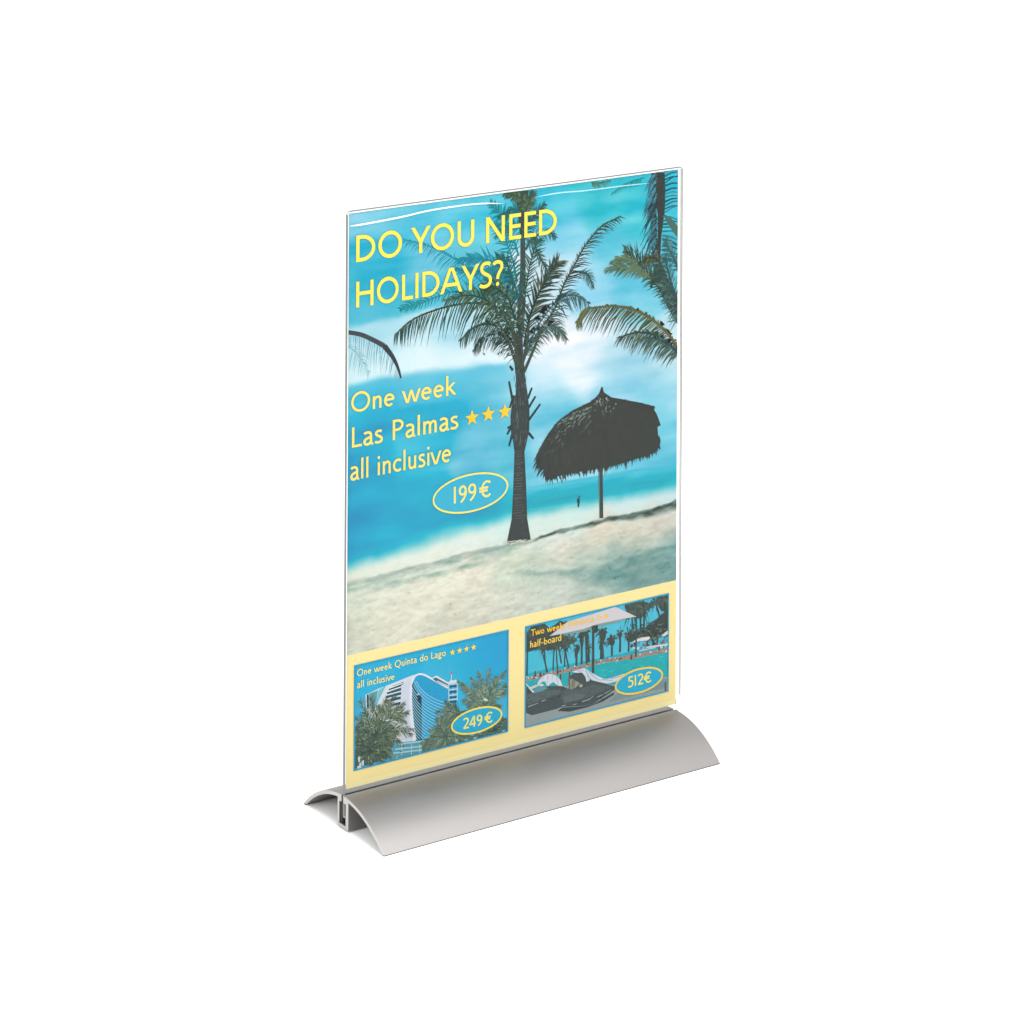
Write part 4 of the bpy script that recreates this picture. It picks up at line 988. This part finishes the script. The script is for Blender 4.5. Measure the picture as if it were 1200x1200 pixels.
def palm2(tx, ty, bx_, by_, r, tw=1.0, n=9):
    a, b = Q8(bx_, by_), Q8(tx, ty)
    k.strip(smooth_path([a, ((a[0]+b[0])/2+rnd.uniform(-.4, .4), (a[1]+b[1])/2), b], 6), tw*1.1, tw*.8, jit(SD, .05))
    for i in range(n):      # each leaf one drooping saw-toothed blade
        an = math.pi*2*i/n+rnd.uniform(-.3, .3); rr = r*rnd.uniform(.8, 1.25)
        tip = Vector((b[0]+rr*math.cos(an)*.8, b[1]+rr*math.sin(an)-(.3*r if abs(math.cos(an)) > .5 else 0)))
        m = (Vector(b)+tip)/2+Vector((0, .22*r)); S_ = smooth_path([b, m, tip], 8)
        up_, lo_ = [], []
        for q, p in enumerate(S_):
            w_ = r*.16*math.sin(math.pi*min(1, .15+q/8))+.05; w_ *= (1.25 if q % 2 else .45)
            up_.append((p[0], p[1]+w_*.7)); lo_.append((p[0]+rnd.uniform(-.2, .2), p[1]-w_*1.2))
        k.poly(up_+lo_[::-1], jit(mixc(SD, (98, 112, 102), rnd.random()*.8), .06))
k.poly([(109.94,48.28), (110.09,56.26), (113.41,61.06), (117.24,62.40), (121.09,62.77), (125.45,58.71), (133.19,60.99), (136.61,58.95), (134.67,57.88), (130.32,54.69), (142.03,50.37), (143.99,48.36), (140.09,46.95), (132.30,47.85), (125.52,46.38), (117.80,48.72)], SD)
for t in ((195, 395, 238, 560, 6), (215, 390, 232, 555, 5), (285, 390, 275, 545, 5), (298, 385, 305, 540, 4), (345, 375, 380, 530, 6), (362, 375, 352, 520, 6), (300, 330, 330, 500, 7), (400, 340, 350, 430, 6), (105, 300, 100, 580, 7), (200, 260, 205, 430, 7), (340, 250, 335, 400, 6)):
    palm2(*t, .9)
k.build('palm_grove', inset)
k = Ink(3, R2)
for t in ((435, 400, 430, 515, 4), (465, 320, 465, 505, 5), (492, 300, 500, 500, 6), (512, 390, 515, 490, 4), (600, 300, 596, 470, 6), (604, 360, 610, 465, 4), (665, 350, 668, 450, 6), (722, 295, 722, 425, 4)):
    palm2(*t, 1.3, 8)
for P in ([(141.87,42.71), (143.03,46.12), (144.59,46.05), (145.19,43.67), (144.04,40.66), (143.07,37.61), (142.28,39.39)], [(144.95,51.82), (146.90,53.87), (148.10,51.20), (147.54,44.82), (146.58,40.96), (145.47,46.85)], [(157.76,50.12), (159.72,52.02), (162.91,49.93), (162.53,46.74), (160.37,43.09), (159.79,39.13), (158.00,41.12), (158.77,45.85)], [(164.72,44.67), (165.30,47.50), (166.90,46.70), (167.11,44.20), (168.71,42.91), (168.12,41.39), (166.33,40.76), (164.34,42.63)], [(170.48,47.63), (171.69,44.94), (173.07,47.45), (173.28,46.26), (172.50,43.14), (171.30,43.38)], [(148.39,51.96), (150.35,52.22), (151.25,49.77), (151.08,44.12), (149.53,39.55), (148.92,44.55)]):
    k.poly(P, SD)
k.build('palm_row', inset)
k = Ink(4, R2)
k.poly([(175.29,44.88), (178.68,46.84), (182.70,45.89), (187.74,45.89), (191.77,48.23), (196.83,49.89), (199.86,51.78), (204.54,53.36), (204.62,38.45), (199.92,40.62), (195.87,39.35), (185.75,41.35), (179.72,40.40), (176.71,41.49)], SD)
for P in ([(174.80,61.11), (179.60,61.84), (184.63,61.95), (190.19,60.23), (193.74,57.08), (189.71,55.38), (186.19,51.95), (181.66,53.23), (177.63,54.83), (176.12,57.99)], [(198.29,61.16), (204.50,61.64), (204.55,52.53), (199.86,53.43), (197.29,57.23)]):
    k.poly(P, (78, 92, 90))
for t in ((800, 150, 822, 400, 10), (858, 120, 862, 330, 10), (880, 140, 880, 300, 7), (960, 90, 1010, 280, 9), (1020, 70, 1030, 260, 9), (780, 310, 780, 420, 5), (905, 330, 905, 400, 3), (940, 330, 940, 390, 3), (970, 330, 970, 390, 3)):
    palm2(*t, 1.1, 10)
k.begin(16)
for i in range(120):
    p = Q8(rnd.uniform(770, 1046), rnd.uniform(150, 345)); 
    if p[1] > Q8(0, 0)[1]: continue
    x, y = rnd.uniform(780, 1044), rnd.uniform(230, 340)
    p = Q8(x, y); an = rnd.uniform(0, 6.28); k.strip([p, (p[0]+2*math.cos(an), p[1]+2*math.sin(an))], .6, .15, jit((62, 74, 74) if rnd.random() < .6 else (112, 128, 116), .1))
k.end()
k.begin(16)
for i in range(36):
    p = Q8(rnd.uniform(790, 1040), rnd.uniform(345, 400)); s_ = rnd.uniform(.3, .9)
    k.poly([(p[0]-s_, p[1]-s_), (p[0]+s_, p[1]-s_), (p[0]+s_, p[1]+s_*.8), (p[0]-s_, p[1]+s_)], jit(rnd.choice([(70, 80, 80), (196, 206, 214), (90, 160, 190), (120, 110, 104)]), .12))
k.end()
k.build('tree_group', inset)
k = Ink(5, R2)
k.poly([(179.32,39.99), (183.23,41.43), (186.75,41.56), (191.60,41.18), (192.32,40.05), (190.30,39.21), (184.75,39.90)], (222, 214, 216)); k.poly([(199.93,40.04), (202.16,41.25), (204.60,42.10), (204.61,40.11), (201.97,39.14)], (216, 208, 210)); k.strip([(189.81,35.44), (194.88,35.09), (204.65,34.15)], .9, .9, (206, 214, 224)); k.strip([(184.78,34.55), (189.82,34.37), (195.89,34.23)], .6, .6, (200, 206, 212))
k.build('far_parasol', inset)
k = Ink(6, R2)
k.poly([(125.48,54.35), (136.90,59.71), (168.61,61.89), (182.86,53.74), (173.83,54.34), (155.76,54.74), (147.88,53.84), (133.23,54.12)], (212, 206, 212))
k.poly([(130.32,54.21), (147.88,53.84), (155.76,54.74), (173.83,54.34), (173.14,53.16), (155.76,53.11), (147.89,52.38), (140.06,52.78)], (138, 158, 152))
k.poly([(152.60,54.22), (157.24,54.13), (156.96,50.28), (153.81,50.08)], (66, 80, 78))
k.strip([(154.08,54.50), (154.12,28.47)], 1.5, 1.5, SD); k.strip([(182.76,53.76), (182.68,31.69)], 1.1, 1.1, (72, 92, 96))
k.build('white_parasol', inset)
k = Ink(6, R2)
k.poly([(109.77,26.70), (133.39,25.84), (168.84,19.35), (189.91,18.30), (204.94,16.47), (204.99,7.77), (109.88,8.11)], (150, 162, 164))
k.poly([(171.85,14.64), (189.92,16.24), (204.75,15.27), (204.77,10.30), (189.95,10.89), (169.88,10.55), (163.91,10.57)], (128, 150, 156)); k.poly([(202.10,13.74), (203.33,13.74), (203.35,8.77), (202.13,8.78)], (96, 100, 98))
k.poly([(110.23,30.38), (115.59,25.84), (122.59,27.14), (124.66,27.58), (133.81,25.69), (137.99,23.27), (139.23,25.44), (138.58,29.73), (141.30,30.91), (146.75,30.67), (149.72,26.07), (152.26,25.20), (158.19,22.76), (163.72,20.40), (168.42,18.38), (168.42,16.63), (163.75,14.80), (158.24,13.16), (154.44,11.86), (145.59,12.32), (133.87,14.44), (130.54,14.10), (114.84,13.97), (110.31,15.61)], (84, 93, 94))
k.poly([(110.67,25.83), (123.84,25.51), (132.98,23.96), (132.99,21.88), (125.52,21.36), (120.56,21.02), (111.52,20.16)], (98, 109, 111)); k.poly([(134.65,23.27), (143.86,21.71), (153.96,22.41), (166.71,18.39), (157.37,16.82), (146.83,15.88), (134.69,15.99), (133.01,19.81)], (94, 105, 107)); k.poly([(134.67,19.46), (142.19,19.97), (149.77,17.71), (145.57,15.80), (134.69,16.34)], (104, 115, 116))
k.poly([(130.96,12.80), (133.87,14.09), (145.59,12.15), (154.86,11.77), (163.75,14.10), (168.01,15.32), (168.01,13.92), (160.37,11.66), (149.81,10.74), (138.90,10.78)], (74, 84, 85))
k.begin(16)
for i in range(80):
    p = Q8(rnd.uniform(95, 640), rnd.uniform(660, 760)); k.strip([p, (p[0]+rnd.uniform(-1.4, 1.4), p[1]+rnd.uniform(-.8, .8))], .5, .3, jit((66, 74, 76) if rnd.random() < .5 else (98, 108, 108), .1))
k.end()
for s_ in ([(111.73,19.09), (118.30,19.77)], [(120.57,20.16), (123.46,20.59)], [(133.87,14.96), (136.37,14.95)], [(141.18,13.94), (143.48,14.15)], [(146.84,14.49), (152.31,14.92), (154.42,16.22)], [(156.96,14.99), (160.77,15.60)], [(162.04,15.86), (166.29,17.07)], [(110.72,15.70), (112.78,14.75)]): k.strip(s_, .5, .3, (158, 172, 175))
k.poly([(138.59,28.35), (140.47,28.31), (145.52,24.84), (142.60,23.01), (139.25,22.66), (138.19,25.66)], (152, 154, 140)); k.poly([(140.47,28.13), (142.57,26.84), (141.96,23.49), (140.08,23.01), (139.65,26.05)], (128, 128, 116)); k.poly([(137.96,29.51), (138.88,29.53), (139.16,23.20), (138.24,23.15)], (122, 104, 92)); k.poly([(144.69,23.45), (146.37,24.32), (147.42,23.23), (146.17,22.28)], (176, 176, 150))
k.poly([(115.17,27.47), (117.64,28.51), (122.59,27.83), (124.46,26.41), (121.78,25.76), (116.42,25.67)], (104, 154, 168)); k.poly([(112.08,29.24), (117.01,30.01), (118.05,28.77), (113.53,27.98)], (206, 202, 206))
k.build('sun_lounger', inset)
k = Ink(7, R2)
TW = (212, 218, 230)
k.poly([(117.55,29.56), (118.04,30.84), (118.94,32.03), (121.32,33.61), (124.62,34.14), (127.11,33.63), (130.44,31.74), (132.54,29.24), (134.14,25.52), (131.30,26.45), (129.01,28.06), (128.38,29.06), (126.31,28.62), (124.66,27.41), (123.62,28.31), (122.99,30.16), (121.33,30.85), (120.10,30.41), (118.95,29.62), (118.46,28.68)], TW)
k.poly([(110.42,32.40), (111.25,31.20), (115.80,26.14), (114.77,26.01), (113.11,28.07), (110.64,31.33)], TW); k.poly([(118.95,29.27), (120.52,29.81), (122.17,28.44), (119.70,28.50)], (226, 222, 224))
for s_ in ([(124.63,33.27), (124.03,28.57)], [(127.53,33.37), (127.13,30.00)], [(130.03,31.48), (131.30,27.07)], [(121.73,33.18), (120.51,31.36)]): k.strip(s_, .8, .3, (176, 190, 206))
k.poly([(140.24,32.10), (142.54,32.39), (148.00,32.57), (150.11,31.27), (153.93,28.41), (158.17,25.73), (161.57,23.99), (164.13,23.46), (173.51,24.00), (182.10,23.65), (183.18,23.01), (176.10,22.07), (168.40,20.84), (163.72,20.93), (158.19,22.87), (153.52,24.87), (151.83,26.68), (151.62,24.98), (149.73,24.74), (149.08,27.59), (146.75,30.43), (143.39,30.90)], TW)
for s_ in ([(149.06,31.42), (151.40,27.11), (153.52,24.94)], [(150.96,30.34), (155.21,25.99), (159.46,23.37)], [(150.12,29.46), (150.99,25.46)], [(159.88,23.98), (167.54,21.71)], [(165.83,23.11), (180.38,23.37)], [(143.81,31.79), (148.01,31.11)]): k.strip(smooth_path(s_, 6), .9, .35, (168, 184, 202))
k.build('white_towel', inset)
border(R2, .75, (20, 166, 208), 8, parent=inset)
A_ = [(113.15,56.70), (113.13,60.15)]; B_ = [(154.56,56.28)]
lettering('offer_lettering', 'Two weeks Menorca', A_[0], B_[0][0], A_[1][1]-A_[0][1], 108, (255, 204, 66), TL, inset, 320)
A_ = [(112.99,50.48), (112.97,54.09)]; B_ = [(133.06,50.12)]
lettering('offer_lettering', 'half-board', A_[0], B_[0][0], A_[1][1]-A_[0][1], 100, (255, 216, 96), TL, inset, 320)
R_ = [(158.01,58.21), (158.00,60.01)]
for c_ in [(158.01,58.21), (162.37,57.94)]: star(c_, R_[1][1]-R_[0][1], GOLD, TL, inset)
C_ = [(184.76,18.12), (169.12,21.33), (200.57,14.88), (184.73,24.62)]
ov = oval(C_[0], (C_[2][0]-C_[1][0])/2, C_[3][1]-C_[0][1], (34, 176, 210), (255, 212, 70), 0.95, 9)
A_ = [(177.04,15.86), (177.01,21.76)]; B_ = [(193.15,17.23)]
lettering('price_lettering', '512€', A_[0], B_[0][0], A_[1][1]-A_[0][1], 96, YEL, TL, ov, 130)
